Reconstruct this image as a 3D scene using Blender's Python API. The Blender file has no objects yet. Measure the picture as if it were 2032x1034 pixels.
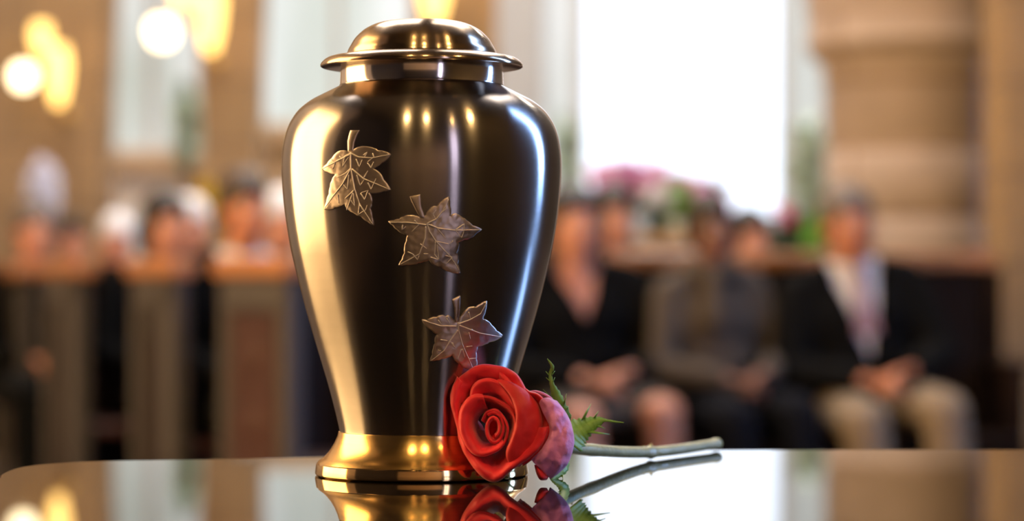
import bpy, bmesh, math, random
from mathutils import Vector, Matrix, Euler, noise
from mathutils.geometry import delaunay_2d_cdt
from mathutils.bvhtree import BVHTree
random.seed(7)
PI = math.pi
S = bpy.context.scene
COL = S.collection

# ------------------------------------------------------------------ camera
CZ, FPX, YH = 0.99, 5000.0, 556.0      # camera height, focal length in pixels, horizon row
cam = bpy.data.cameras.new('camera')
camo = bpy.data.objects.new('camera', cam)
COL.objects.link(camo)
camo.location = (0, 0, CZ)
camo.rotation_euler = (PI/2, 0, 0)
cam.sensor_width = 36
cam.lens = FPX/2032*36
cam.shift_y = (YH-517)/2032
cam.clip_start = 0.05
cam.clip_end = 200
cam.dof.use_dof = True
cam.dof.focus_distance = 1.385
cam.dof.aperture_fstop = cam.lens/1000/0.0175
S.camera = camo

def P(x, y, Y):
    """photo pixel at distance Y -> world point"""
    return Vector(((x-1016)*Y/FPX, Y, CZ-(y-YH)*Y/FPX))

# ------------------------------------------------------------------ world
S.view_settings.view_transform = 'Standard'
S.view_settings.look = 'None'
S.view_settings.gamma = 1
S.view_settings.use_curve_mapping = False
S.view_settings.exposure = 0.0
S.cycles.use_denoising = True
S.cycles.max_bounces = 6
S.cycles.sample_clamp_indirect = 6
w = bpy.data.worlds.new('sky')
S.world = w
w.use_nodes = True
nt = w.node_tree
nt.nodes.clear()
wo = nt.nodes.new('ShaderNodeOutputWorld')
bg = nt.nodes.new('ShaderNodeBackground')
tc = nt.nodes.new('ShaderNodeTexCoord')
sx = nt.nodes.new('ShaderNodeSeparateXYZ')
rp = nt.nodes.new('ShaderNodeValToRGB')
rp.color_ramp.elements[0].position = 0.0
rp.color_ramp.elements[0].color = (0.75, 0.85, 1.0, 1)
rp.color_ramp.elements[1].position = 0.6
rp.color_ramp.elements[1].color = (0.92, 0.96, 1.0, 1)
nt.links.new(tc.outputs['Generated'], sx.inputs[0])
nt.links.new(sx.outputs['Z'], rp.inputs[0])
nt.links.new(rp.outputs[0], bg.inputs[0])
nt.links.new(bg.outputs[0], wo.inputs[0])
bg.inputs[1].default_value = 2.6

# ------------------------------------------------------------------ materials
def newmat(name):
    m = bpy.data.materials.new(name)
    m.use_nodes = True
    return m, m.node_tree, m.node_tree.nodes['Principled BSDF']

def mat(name, col, rough=0.6, metal=0.0, var=0.0, scale=8, bump=0.0, bscale=30, coat=0.0, spec=0.5,
        stretch=(1, 1, 1), sheen=0.0, trans=0.0):
    m, t, b = newmat(name)
    b.inputs['Base Color'].default_value = (*col, 1)
    b.inputs['Roughness'].default_value = rough
    b.inputs['Metallic'].default_value = metal
    b.inputs['Specular IOR Level'].default_value = spec
    b.inputs['Coat Weight'].default_value = coat
    b.inputs['Sheen Weight'].default_value = sheen
    if trans:
        b.inputs['Subsurface Weight'].default_value = trans
        b.inputs['Subsurface Radius'].default_value = (0.004, 0.0015, 0.001)
    if var or bump:
        c = t.nodes.new('ShaderNodeTexCoord')
        mp = t.nodes.new('ShaderNodeMapping')
        mp.inputs['Scale'].default_value = stretch
        t.links.new(c.outputs['Object'], mp.inputs[0])
    if var:
        n = t.nodes.new('ShaderNodeTexNoise')
        n.inputs['Scale'].default_value = scale
        n.inputs['Detail'].default_value = 5
        t.links.new(mp.outputs[0], n.inputs['Vector'])
        mx = t.nodes.new('ShaderNodeMix')
        mx.data_type = 'RGBA'
        mx.inputs[6].default_value = (*[max(0, v*(1-var)) for v in col], 1)
        mx.inputs[7].default_value = (*[min(1, v*(1+var)) for v in col], 1)
        t.links.new(n.outputs['Fac'], mx.inputs[0])
        t.links.new(mx.outputs[2], b.inputs['Base Color'])
    if bump:
        n2 = t.nodes.new('ShaderNodeTexNoise')
        n2.inputs['Scale'].default_value = bscale
        n2.inputs['Detail'].default_value = 6
        t.links.new(mp.outputs[0], n2.inputs['Vector'])
        bp = t.nodes.new('ShaderNodeBump')
        bp.inputs['Strength'].default_value = bump
        bp.inputs['Distance'].default_value = 0.002
        t.links.new(n2.outputs['Fac'], bp.inputs['Height'])
        t.links.new(bp.outputs[0], b.inputs['Normal'])
    return m

def glow(name, col, strength, var=0.0, scale=1.0, stretch=(1, 1, 1), col2=None):
    m, t, b = newmat(name)
    b.inputs['Base Color'].default_value = (*[0.12*c for c in col], 1)
    b.inputs['Roughness'].default_value = 0.4
    b.inputs['Emission Color'].default_value = (*col, 1)
    b.inputs['Emission Strength'].default_value = strength
    if var:
        c = t.nodes.new('ShaderNodeTexCoord')
        mp = t.nodes.new('ShaderNodeMapping')
        mp.inputs['Scale'].default_value = stretch
        t.links.new(c.outputs['Object'], mp.inputs[0])
        n = t.nodes.new('ShaderNodeTexNoise')
        n.inputs['Scale'].default_value = scale
        n.inputs['Detail'].default_value = 2
        t.links.new(mp.outputs[0], n.inputs['Vector'])
        r = t.nodes.new('ShaderNodeValToRGB')
        c2 = col2 or tuple(v*(1-var) for v in col)
        r.color_ramp.elements[0].position = 0.38
        r.color_ramp.elements[0].color = (*c2, 1)
        r.color_ramp.elements[1].position = 0.62
        r.color_ramp.elements[1].color = (*col, 1)
        t.links.new(n.outputs['Fac'], r.inputs[0])
        t.links.new(r.outputs[0], b.inputs['Emission Color'])
    return m

def brushed(name, col, rough, aniso, rot=0.0, var=0.10, brush=0.25, fine=900):
    """lathe-brushed metal: fine rings round the axis, highlight drawn out along the height"""
    m, t, b = newmat(name)
    b.inputs['Metallic'].default_value = 1
    b.inputs['Base Color'].default_value = (*col, 1)
    b.inputs['Roughness'].default_value = rough
    b.inputs['Anisotropic'].default_value = aniso
    b.inputs['Anisotropic Rotation'].default_value = rot
    tg = t.nodes.new('ShaderNodeTangent')
    tg.direction_type = 'RADIAL'
    tg.axis = 'Z'
    t.links.new(tg.outputs[0], b.inputs['Tangent'])
    c = t.nodes.new('ShaderNodeTexCoord')
    mp = t.nodes.new('ShaderNodeMapping')
    mp.inputs['Scale'].default_value = (6, 6, fine)
    t.links.new(c.outputs['Object'], mp.inputs[0])
    n = t.nodes.new('ShaderNodeTexNoise')
    n.inputs['Scale'].default_value = 1
    n.inputs['Detail'].default_value = 3
    t.links.new(mp.outputs[0], n.inputs['Vector'])
    r = t.nodes.new('ShaderNodeMapRange')
    r.inputs['To Min'].default_value = rough*(1-brush)
    r.inputs['To Max'].default_value = rough*(1+brush)
    t.links.new(n.outputs['Fac'], r.inputs['Value'])
    t.links.new(r.outputs[0], b.inputs['Roughness'])
    mx = t.nodes.new('ShaderNodeMix')
    mx.data_type = 'RGBA'
    mx.inputs[6].default_value = (*[v*(1-var) for v in col], 1)
    mx.inputs[7].default_value = (*[min(1, v*(1+var)) for v in col], 1)
    t.links.new(n.outputs['Fac'], mx.inputs[0])
    t.links.new(mx.outputs[2], b.inputs['Base Color'])
    return m

def stonemat(name, c1, c2, mortar, sx_, sz_):
    m, t, b = newmat(name)
    b.inputs['Roughness'].default_value = 0.85
    uv = t.nodes.new('ShaderNodeUVMap')
    br = t.nodes.new('ShaderNodeTexBrick')
    br.inputs['Color1'].default_value = (*c1, 1)
    br.inputs['Color2'].default_value = (*c2, 1)
    br.inputs['Mortar'].default_value = (*mortar, 1)
    br.inputs['Scale'].default_value = 1
    br.inputs['Mortar Size'].default_value = 0.012
    br.inputs['Brick Width'].default_value = sx_
    br.inputs['Row Height'].default_value = sz_
    t.links.new(uv.outputs[0], br.inputs['Vector'])
    n = t.nodes.new('ShaderNodeTexNoise')
    n.inputs['Scale'].default_value = 6
    n.inputs['Detail'].default_value = 6
    c = t.nodes.new('ShaderNodeTexCoord')
    t.links.new(c.outputs['Object'], n.inputs['Vector'])
    mx = t.nodes.new('ShaderNodeMix')
    mx.data_type = 'RGBA'
    mx.blend_type = 'MULTIPLY'
    mx.inputs[0].default_value = 0.35
    t.links.new(br.outputs['Color'], mx.inputs[6])
    t.links.new(n.outputs['Fac'], mx.inputs[7])
    t.links.new(mx.outputs[2], b.inputs['Base Color'])
    bp = t.nodes.new('ShaderNodeBump')
    bp.inputs['Strength'].default_value = 0.4
    bp.inputs['Distance'].default_value = 0.01
    t.links.new(br.outputs['Fac'], bp.inputs['Height'])
    bp.invert = True
    t.links.new(bp.outputs[0], b.inputs['Normal'])
    return m

M = {}
M['urn_body'] = brushed('dark_brushed_nickel', (0.36, 0.32, 0.30), 0.20, 0.93, 0.25, var=0.03, brush=0.05)
M['urn_lid'] = brushed('bronze_brushed_lid', (0.46, 0.34, 0.24), 0.20, 0.88, 0.25, var=0.04, brush=0.08)
M['urn_neck'] = brushed('polished_nickel_band', (0.84, 0.77, 0.73), 0.13, 0.6, 0.25, brush=0.1)
M['urn_foot'] = brushed('brass_foot', (0.90, 0.58, 0.22), 0.22, 0.7, 0.25, brush=0.15)
M['foot_rim'] = brushed('brass_foot_rim', (0.78, 0.52, 0.24), 0.10, 0.3, 0.25, brush=0.1)
M['leaf_metal'] = brushed('engraved_nickel_silver', (0.66, 0.54, 0.49), 0.40, 0.62, 0.25, var=0.08, brush=0.1)
M['leaf_line'] = mat('bright_engraved_line', (0.90, 0.80, 0.74), 0.45, 0.35)
M['lacquer'] = mat('black_lacquer', (0.006, 0.005, 0.005), 0.02, spec=0.62)
M['lacquer_side'] = mat('black_lacquer_edge', (0.006, 0.005, 0.005), 0.06)
M['rose'] = mat('red_petal', (0.96, 0.012, 0.030), 0.55, var=0.18, scale=60, bump=0.15, bscale=250, sheen=0.25, trans=0.15)
M['rose_deep'] = mat('deep_red_petal', (0.72, 0.006, 0.015), 0.55, var=0.18, scale=60, bump=0.15, bscale=250, sheen=0.2, trans=0.15)
M['rose_pink'] = mat('pink_petal_reverse', (0.90, 0.24, 0.60), 0.5, var=0.35, scale=70, bump=0.5, bscale=160, sheen=0.5, trans=0.15)
M['green'] = mat('leaf_green', (0.20, 0.40, 0.06), 0.45, var=0.35, scale=120, bump=0.2, bscale=400, trans=0.1)
M['stem'] = mat('stem_green', (0.40, 0.42, 0.20), 0.36, var=0.3, scale=90, bump=0.5, bscale=260, coat=0.15)
M['pew'] = mat('dark_oak', (0.018, 0.010, 0.008), 0.30, var=0.4, scale=4, bump=0.1, stretch=(6, 6, 1), spec=0.12)
M['pew_stile_sheen'] = mat('oak_stile_painted_sheen', (0.052, 0.045, 0.043), 0.36, var=0.3, scale=4, stretch=(6, 6, 1), coat=0.25)  # dark oak, with the grey sheen of reflected light put into its colour
M['pew_red'] = mat('carved_mahogany_panel', (0.045, 0.014, 0.010), 0.5, var=0.5, scale=10, bump=0.5, bscale=14)
M['pew_cap_lit'] = mat('oak_cap_lit_tone', (0.40, 0.165, 0.065), 0.45, var=0.25, scale=4, stretch=(1, 6, 6))  # oak caps and bench rail, warm light from above put into the colour
M['stone'] = stonemat('sandstone', (0.60, 0.49, 0.445), (0.58, 0.465, 0.41), (0.38, 0.26, 0.18), 1.3, 0.285)
M['arcade'] = stonemat('arcade_stone', (0.42, 0.27, 0.14), (0.38, 0.25, 0.13), (0.28, 0.18, 0.10), 0.7, 0.35)
M['tan'] = mat('tan_stone', (0.50, 0.36, 0.22), 0.8, var=0.2, scale=2)
M['plaster'] = mat('grey_plaster', (0.40, 0.42, 0.45), 0.85, var=0.06, scale=2)
M['dark_wall'] = mat('dark_panelling', (0.030, 0.022, 0.016), 0.8, var=0.3, scale=2)
M['floor'] = mat('dark_floor', (0.045, 0.028, 0.020), 0.5, var=0.3, scale=3)
M['skin'] = mat('skin', (0.62, 0.27, 0.17), 0.5, trans=0.1)
M['skin_tan'] = mat('skin_tanned', (0.52, 0.20, 0.11), 0.5, trans=0.1)
M['skin_dark'] = mat('skin_brown', (0.20, 0.085, 0.06), 0.5, trans=0.1)
M['lips'] = mat('lips', (0.42, 0.10, 0.09), 0.45)
M['eye'] = mat('eye_white', (0.75, 0.73, 0.70), 0.2)
M['iris'] = mat('iris', (0.05, 0.03, 0.02), 0.2)
M['hair_dark'] = mat('dark_hair', (0.018, 0.012, 0.010), 0.5, var=0.4, scale=40)
M['hair_brown'] = mat('brown_hair', (0.045, 0.025, 0.016), 0.5, var=0.4, scale=40)
M['hair_grey'] = mat('grey_hair', (0.13, 0.10, 0.085), 0.6, var=0.3, scale=40)
M['hair_white'] = mat('white_hair', (0.72, 0.74, 0.80), 0.6, var=0.1, scale=40)
M['black'] = mat('black_cloth', (0.0035, 0.0035, 0.004), 1.0, spec=0.15)
M['navy'] = mat('navy_cloth', (0.006, 0.007, 0.012), 1.0, spec=0.15)
M['greycoat'] = mat('grey_brown_wool', (0.075, 0.058, 0.045), 0.95, var=0.2, scale=30)
M['white'] = mat('white_cloth', (0.78, 0.76, 0.78), 0.8)
M['blue'] = mat('pale_blue_cloth', (0.35, 0.45, 0.68), 0.8)
M['pinkcl'] = mat('pink_cloth', (0.62, 0.28, 0.30), 0.8)
M['tie'] = mat('mauve_tie', (0.30, 0.18, 0.22), 0.6)
M['khaki'] = mat('khaki_cloth', (0.22, 0.165, 0.115), 0.9, var=0.15, scale=20)
M['skirt'] = mat('dark_grey_skirt', (0.05, 0.04, 0.035), 0.9)
M['shoe'] = mat('black_leather', (0.01, 0.01, 0.01), 0.3)
M['brass'] = mat('aged_brass', (0.55, 0.36, 0.13), 0.35, 1.0)
M['iron'] = mat('black_iron', (0.02, 0.02, 0.02), 0.5, 0.6)
M['foliage'] = mat('houseplant_green', (0.42, 0.54, 0.44), 0.6, var=0.4, scale=8)
M['foliage_l'] = mat('fresh_green', (0.20, 0.50, 0.08), 0.6, var=0.3, scale=8)
M['foliage_d'] = mat('dark_green', (0.04, 0.09, 0.06), 0.6, var=0.4, scale=8)
M['tree'] = mat('outdoor_tree_green', (0.12, 0.22, 0.10), 0.8, var=0.4, scale=2)
M['lawn'] = mat('sunlit_paving', (0.7, 0.7, 0.68), 0.9, var=0.1, scale=1)
M['purple'] = mat('purple_flower', (0.62, 0.24, 0.58), 0.6, var=0.3, scale=30)
M['mauve'] = mat('mauve_flower', (0.82, 0.42, 0.66), 0.6, var=0.3, scale=30)
M['magenta'] = mat('magenta_flower', (0.62, 0.03, 0.20), 0.6, var=0.3, scale=30)
M['whitefl'] = mat('white_flower', (0.80, 0.82, 0.95), 0.6)
M['yellow'] = mat('yellow_flower', (0.75, 0.55, 0.06), 0.6, var=0.2, scale=20)
M['ceramic'] = mat('dark_glazed_ceramic', (0.03, 0.06, 0.06), 0.2)
M['whitepot'] = mat('white_ceramic', (0.75, 0.80, 0.82), 0.25)
M['tablewood'] = mat('tan_wood', (0.42, 0.24, 0.10), 0.5, var=0.2, scale=6)
# light sources: lamps, daylit panes and added ceiling lights
M['globe'] = glow('lit_globe', (1.0, 0.80, 0.48), 6.0)
M['amber'] = glow('lit_amber_shade', (1.0, 0.58, 0.16), 4.0)
M['added_skylight'] = glow('added_warm_ceiling_light', (1.0, 0.90, 0.80), 8.5)  # unseen ceiling light, added to brighten the congregation
M['added_skylight_aisle'] = glow('added_aisle_ceiling_light', (1.0, 0.90, 0.78), 22.0)  # unseen ceiling light, added to brighten the wall behind the arcade
M['nave_globe'] = glow('nave_globe', (1.0, 0.64, 0.24), 330.0)
M['pane_pale'] = glow('daylit_obscure_glass', (0.62, 0.64, 0.62), 1.15, var=0.3, scale=1.6, stretch=(1.5, 1, 0.6), col2=(0.44, 0.47, 0.42))
M['pane_white'] = glow('daylit_white_glass', (0.74, 0.78, 0.78), 1.15, var=0.3, scale=1.2, stretch=(1.4, 1, 0.5), col2=(0.52, 0.58, 0.55))
M['pane_side'] = glow('daylit_side_glass', (0.86, 0.88, 0.88), 0.85, var=0.2, scale=0.8, col2=(0.66, 0.70, 0.68))
M['pane_amber'] = glow('amber_stained_glass', (1.0, 0.63, 0.25), 12.0, var=0.12, scale=0.7, stretch=(1, 1, 0.3))
M['pane_cool'] = glow('clear_daylit_glass', (0.27, 0.50, 1.0), 28.0)
M['pane_lilac'] = glow('lilac_daylit_glass', (0.80, 0.74, 1.0), 5.0)

# clear window glass
m, t, b = newmat('window_glass')
t.nodes.remove(b)
o_ = t.nodes['Material Output']
tr = t.nodes.new('ShaderNodeBsdfTransparent')
gl = t.nodes.new('ShaderNodeBsdfGlossy')
gl.inputs['Roughness'].default_value = 0.02
fr = t.nodes.new('ShaderNodeFresnel')
mxs = t.nodes.new('ShaderNodeMixShader')
t.links.new(fr.outputs[0], mxs.inputs[0])
t.links.new(tr.outputs[0], mxs.inputs[1])
t.links.new(gl.outputs[0], mxs.inputs[2])
t.links.new(mxs.outputs[0], o_.inputs['Surface'])
M['glass'] = m

# ------------------------------------------------------------------ helpers
def link(name, mesh, m=None, parent=None, smooth=False):
    o = bpy.data.objects.new(name, mesh)
    COL.objects.link(o)
    if m is not None and not mesh.materials:
        mesh.materials.append(m)
    if smooth:
        for p in mesh.polygons:
            p.use_smooth = True
    if parent is not None:
        o.parent = parent
    return o

def obj(name, bm, m, parent=None, smooth=False):
    me = bpy.data.meshes.new(name)
    bmesh.ops.recalc_face_normals(bm, faces=bm.faces)
    bm.to_mesh(me)
    bm.free()
    return link(name, me, m, parent, smooth)

def tag(o, label=None, cat=None, group=None, kind=None):
    if label: o['label'] = label
    if cat: o['category'] = cat
    if group: o['group'] = group
    if kind: o['kind'] = kind
    return o

def thing(name, label, cat, loc=(0, 0, 0), rz=0.0, group=None, kind=None):
    o = bpy.data.objects.new(name, None)
    o.empty_display_size = 0.05
    COL.objects.link(o)
    o.location = loc
    o.rotation_euler = (0, 0, rz)
    return tag(o, label, cat, group, kind)

def struct(o, label=None):
    o['kind'] = 'structure'
    if label: o['label'] = label
    return o

def box(bm, c, s, rz=0.0, bev=0.0, rot=None):
    """box centred at c with full sizes s"""
    mt = Matrix.Translation(c) @ (rot if rot is not None else Matrix.Rotation(rz, 4, 'Z')) @ Matrix.Diagonal((*s, 1))
    r = bmesh.ops.create_cube(bm, size=1, matrix=mt)
    if bev:
        es = list({e for v in r['verts'] for e in v.link_edges})
        bmesh.ops.bevel(bm, geom=es, offset=bev, segments=2, affect='EDGES', profile=0.5)

def boxuv(me, s=1.0):
    uv = me.uv_layers.new(name='UVMap')
    for p in me.polygons:
        n = p.normal
        for li in p.loop_indices:
            v = me.vertices[me.loops[li].vertex_index].co
            if abs(n.z) > 0.7: uv.data[li].uv = (v.x*s, v.y*s)
            elif abs(n.x) > abs(n.y): uv.data[li].uv = (v.y*s, v.z*s)
            else: uv.data[li].uv = (v.x*s, v.z*s)

def lathe(bm, prof, seg=96, c=(0, 0, 0), close=True):
    rings = []
    for r, z in prof:
        if r < 1e-6:
            rings.append([bm.verts.new((c[0], c[1], c[2]+z))])
        else:
            rings.append([bm.verts.new((c[0]+r*math.cos(2*PI*i/seg), c[1]+r*math.sin(2*PI*i/seg), c[2]+z)) for i in range(seg)])
    for a, b_ in zip(rings[:-1], rings[1:]):
        for i in range(seg):
            j = (i+1) % seg
            if len(a) == 1 and len(b_) == 1: continue
            if len(a) == 1: bm.faces.new((a[0], b_[j], b_[i]))
            elif len(b_) == 1: bm.faces.new((a[i], a[j], b_[0]))
            else: bm.faces.new((a[i], a[j], b_[j], b_[i]))
    return rings

def sphere(bm, c, r, sc=(1, 1, 1), seg=16, rot=None):
    mt = Matrix.Translation(c) @ (rot if rot is not None else Matrix.Identity(4)) @ Matrix.Diagonal((r*sc[0], r*sc[1], r*sc[2], 1))
    bmesh.ops.create_uvsphere(bm, u_segments=seg, v_segments=max(6, seg//2+2), radius=1, matrix=mt)

def tube(bm, pts, rads, seg=12, caps=True):
    pts = [Vector(p) for p in pts]
    if not hasattr(rads, '__len__'): rads = [rads]*len(pts)
    n = len(pts)
    rings = []
    prev = None
    for i, p in enumerate(pts):
        d = (pts[min(i+1, n-1)]-pts[max(i-1, 0)]).normalized()
        if prev is None:
            u = d.orthogonal().normalized()
        else:
            u = (prev-d*prev.dot(d)).normalized()
        prev = u
        v = d.cross(u)
        rings.append([bm.verts.new(p+(u*math.cos(2*PI*k/seg)+v*math.sin(2*PI*k/seg))*rads[i]) for k in range(seg)])
    for a, b_ in zip(rings[:-1], rings[1:]):
        for k in range(seg):
            j = (k+1) % seg
            bm.faces.new((a[k], a[j], b_[j], b_[k]))
    if caps:
        bm.faces.new(rings[0][::-1])
        bm.faces.new(rings[-1])

def capsule(bm, p0, r0, p1, r1, seg=12):
    p0, p1 = Vector(p0), Vector(p1)
    sphere(bm, p0, r0, seg=seg)
    sphere(bm, p1, r1, seg=seg)
    d = p1-p0
    L = d.length
    if L < 1e-5: return
    m_ = Matrix.Translation((p0+p1)/2) @ d.to_track_quat('Z', 'Y').to_matrix().to_4x4()
    bmesh.ops.create_cone(bm, cap_ends=True, segments=seg, radius1=r0, radius2=r1, depth=L, matrix=m_)

def fused(bm, voxel, smooth=6):
    """union of overlapping volumes as one continuous skin -> mesh"""
    me = bpy.data.meshes.new('tmp')
    bm.to_mesh(me)
    bm.free()
    o = bpy.data.objects.new('tmp', me)
    COL.objects.link(o)
    r = o.modifiers.new('r', 'REMESH')
    r.mode = 'VOXEL'
    r.voxel_size = voxel
    if smooth:
        s = o.modifiers.new('s', 'SMOOTH')
        s.iterations = smooth
        s.factor = 0.5
    dg = bpy.context.evaluated_depsgraph_get()
    out = bpy.data.meshes.new_from_object(o.evaluated_get(dg))
    bpy.data.objects.remove(o)
    bpy.data.meshes.remove(me)
    for p in out.polygons: p.use_smooth = True
    return out

def spline(pts, n):
    """Catmull-Rom through pts"""
    pts = [Vector(p) for p in pts]
    q = [pts[0]*2-pts[1]]+pts+[pts[-1]*2-pts[-2]]
    out = []
    for i in range(1, len(q)-2):
        for k in range(n):
            t_ = k/n
            a, b_, c, d = q[i-1], q[i], q[i+1], q[i+2]
            out.append(0.5*((2*b_)+(c-a)*t_+(2*a-5*b_+4*c-d)*t_**2+(3*b_-a-3*c+d)*t_**3))
    out.append(pts[-1])
    return out

# ------------------------------------------------------------------ setting
bm = bmesh.new()
box(bm, (0, 3.5, -0.05), (10.6, 27.6, 0.1))
struct(obj('floor', bm, M['floor']), 'dark church floor')
bm = bmesh.new()
box(bm, (0, -2.0, 8.05), (10.6, 16.6, 0.1)); box(bm, (0, 14.3, 8.05), (10.6, 0.6, 0.1)); box(bm, (0, 17.1, 8.05), (10.6, 0.5, 0.1))
box(bm, (-4.4, 10.2, 8.05), (1.8, 7.8, 0.1)); box(bm, (4.4, 10.2, 8.05), (1.8, 7.8, 0.1)); box(bm, (0, 10.2, 8.05), (0.6, 7.8, 0.1))
struct(obj('ceiling', bm, M['dark_wall']))
bm = bmesh.new()
for k in range(7): box(bm, (-4.8+k*1.6, 15.7, 8.03), (0.10, 2.3, 0.10))
f_ = struct(obj('window_11', bm, M['dark_wall']))  # frame of the ceiling light added over the aisle
bm = bmesh.new(); box(bm, (0, 15.7, 8.06), (10.4, 2.3, 0.02)); obj('window_pane', bm, M['added_skylight_aisle'], f_)
for n_, x_ in ((9, -1.9), (10, 1.9)):
    bm = bmesh.new()
    for k in range(4): box(bm, (x_, 6.3+k*2.6, 8.03), (3.2, 0.10, 0.10))
    for k in (-1.55, 0, 1.55): box(bm, (x_+k, 10.2, 8.03), (0.10, 7.9, 0.10))
    f_ = struct(obj('window_%d' % n_, bm, M['dark_wall']))  # frames of the two ceiling lights added above the pews
    bm = bmesh.new(); box(bm, (x_, 10.2, 8.06), (3.2, 7.8, 0.02)); obj('window_pane', bm, M['added_skylight'], f_)
def wallboxes(name, rects, m, uvs=None):
    bm = bmesh.new()
    for c, s in rects: box(bm, c, s)
    o = obj(name, bm, m)
    if uvs: boxuv(o.data, uvs)
    return struct(o)
# side wall on the left: a tall amber window between Y -1.2 and 5.4
wallboxes('wall_left', [((-5.15, 0.55, 4), (0.3, 1.1, 8)), ((-5.15, 11.45, 4), (0.3, 11.1, 8)),
                        ((-5.15, 3.5, 0.06), (0.3, 4.8, 0.12)), ((-5.15, 3.5, 6.8), (0.3, 4.8, 2.4))], M['tan'])
wallboxes('wall_left_rear', [((-5.15, -5.1, 4), (0.3, 10.2, 8))], M['dark_wall'])
def mullioned(name, cx, y0, y1, z0, z1, pane, nlight, side):
    fr = bmesh.new()
    n = nlight
    for i in range(n+1):
        y = y0+(y1-y0)*i/n
        box(fr, (cx, y, (z0+z1)/2), (0.12, 0.07, z1-z0))
    for z in (z0, z1):
        box(fr, (cx, (y0+y1)/2, z), (0.12, y1-y0, 0.08))
    f = struct(obj(name, fr, M['dark_wall']))
    p = bmesh.new()
    box(p, (cx+side*0.02, (y0+y1)/2, (z0+z1)/2), (0.02, y1-y0, z1-z0))
    obj('window_pane', p, pane, f)
    return f
mullioned('window_1', -5.1, 1.1, 5.9, 0.12, 5.6, M['pane_amber'], 1, -1)
# right side wall with two cool windows
wallboxes('wall_right', [((5.15, -9.95, 4), (0.3, 0.5, 8)), ((5.15, -1.625, 4), (0.3, 10.35, 8)), ((5.15, 10.825, 4), (0.3, 12.75, 8)),
                         ((5.15, -8.25, 0.5), (0.3, 2.9, 1.0)), ((5.15, -8.25, 7.3), (0.3, 2.9, 1.4)),
                         ((5.15, 4.0, 0.5), (0.3, 0.9, 1.0)), ((5.15, 4.0, 7.3), (0.3, 0.9, 1.4))], M['dark_wall'])
mullioned('window_2', 5.1, 3.55, 4.45, 1.0, 6.6, M['pane_cool'], 1, 1)
mullioned('window_3', 5.1, -9.1, -7.0, 1.0, 6.6, M['pane_lilac'], 2, 1)
bm = bmesh.new()
box(bm, (5.15, -9.4, 3.8), (0.28, 0.6, 5.6)); box(bm, (5.15, -6.9, 3.8), (0.28, 0.2, 5.6))
struct(obj('wall_right_jamb', bm, M['dark_wall']))
wallboxes('wall_front', [((0, -10.1, 4), (10.6, 0.2, 8))], M['dark_wall'])
bm = bmesh.new(); box(bm, (0, -9.97, 1.6), (10.2, 0.06, 3.0)); struct(obj('added_rear_band', bm, M['tan']))  # unseen pale band, added to be reflected in the urn neck

# far wall behind the congregation, Y = 17
FW = 17.0
def fx(px): return (px-1016)*FW/FPX
def fz(py): return CZ-(py-YH)*FW/FPX
rects = []
def seg(x0, x1, z0, z1): rects.append((((x0+x1)/2, FW+0.15, (z0+z1)/2), (x1-x0, 0.3, z1-z0)))
top = 6.0
seg(-5.3, fx(190), 0, 8); seg(fx(190), fx(405), 0, fz(305)); seg(fx(405), fx(505), 0, 8)
seg(fx(505), fx(830), 0, fz(255)); seg(fx(830), fx(960), 0, 8)
seg(fx(190), fx(830), top, 8)
M['cream_stone'] = mat('cream_stone', (0.80, 0.66, 0.48), 0.85, var=0.12, scale=2)
M['door_white'] = mat('white_painted_door', (0.85, 0.84, 0.80), 0.6)
wallboxes('wall_back', rects, M['cream_stone'])
rects = []
seg(fx(960), fx(1072), 0, 8)
seg(fx(1072), fx(1645), 0, 1.38); seg(fx(1072), fx(1645), top, 8); seg(fx(1645), 5.3, 0, 8)
wallboxes('wall_back_plaster', rects, M['plaster'])
def farwin(name, px0, px1, z0, z1, pane, bars=(), hbars=(), fm=None, fw=0.05):
    f = bmesh.new()
    x0, x1 = fx(px0), fx(px1)
    for x in [x0+fw/2]+[fx(b) for b in bars]+[x1-fw/2]:
        box(f, (x, FW+0.1, (z0+z1)/2), (fw, 0.08, z1-z0))
    for z in [z0+fw/2]+list(hbars)+[z1-fw/2]:
        box(f, ((x0+x1)/2, FW+0.1, z), (x1-x0, 0.07, fw))
    o = struct(obj(name, f, fm or M['plaster']))
    p = bmesh.new()
    box(p, ((x0+x1)/2, FW+0.12, (z0+z1)/2), (x1-x0-0.01, 0.012, z1-z0-0.01))
    obj('window_pane', p, pane, o)
    return o
farwin('window_4', 190, 405, fz(305), top, M['pane_pale'], bars=(298,))
farwin('window_5', 505, 830, fz(255), top, M['pane_white'], bars=(668,))
farwin('window_6', 1150, 1562, 1.38, top, M['glass'])
farwin('window_7', 1072, 1150, 1.38, top, M['pane_side'], fw=0.03)
farwin('window_8', 1562, 1645, 1.38, top, M['pane_side'], fw=0.03)
bm = bmesh.new()
box(bm, (fx(297), FW-0.05, fz(325)), (fx(420)-fx(175), 0.12, 0.13))
struct(obj('trim_1', bm, M['tan']))
bm = bmesh.new()
box(bm, (fx(660), FW-0.05, fz(268)), (fx(840)-fx(480), 0.12, 0.10))
struct(obj('trim_2', bm, M['tan']))
d = struct(obj('door_1', (lambda b: (box(b, (fx(270), FW-0.03, 0.85), (0.62, 0.05, 1.7), bev=0.01), b)[1])(bmesh.new()), M['door_white']))
bm = bmesh.new(); sphere(bm, (fx(290), FW-0.08, 0.9), 0.03); obj('door_handle', bm, M['brass'], d, True)

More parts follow.
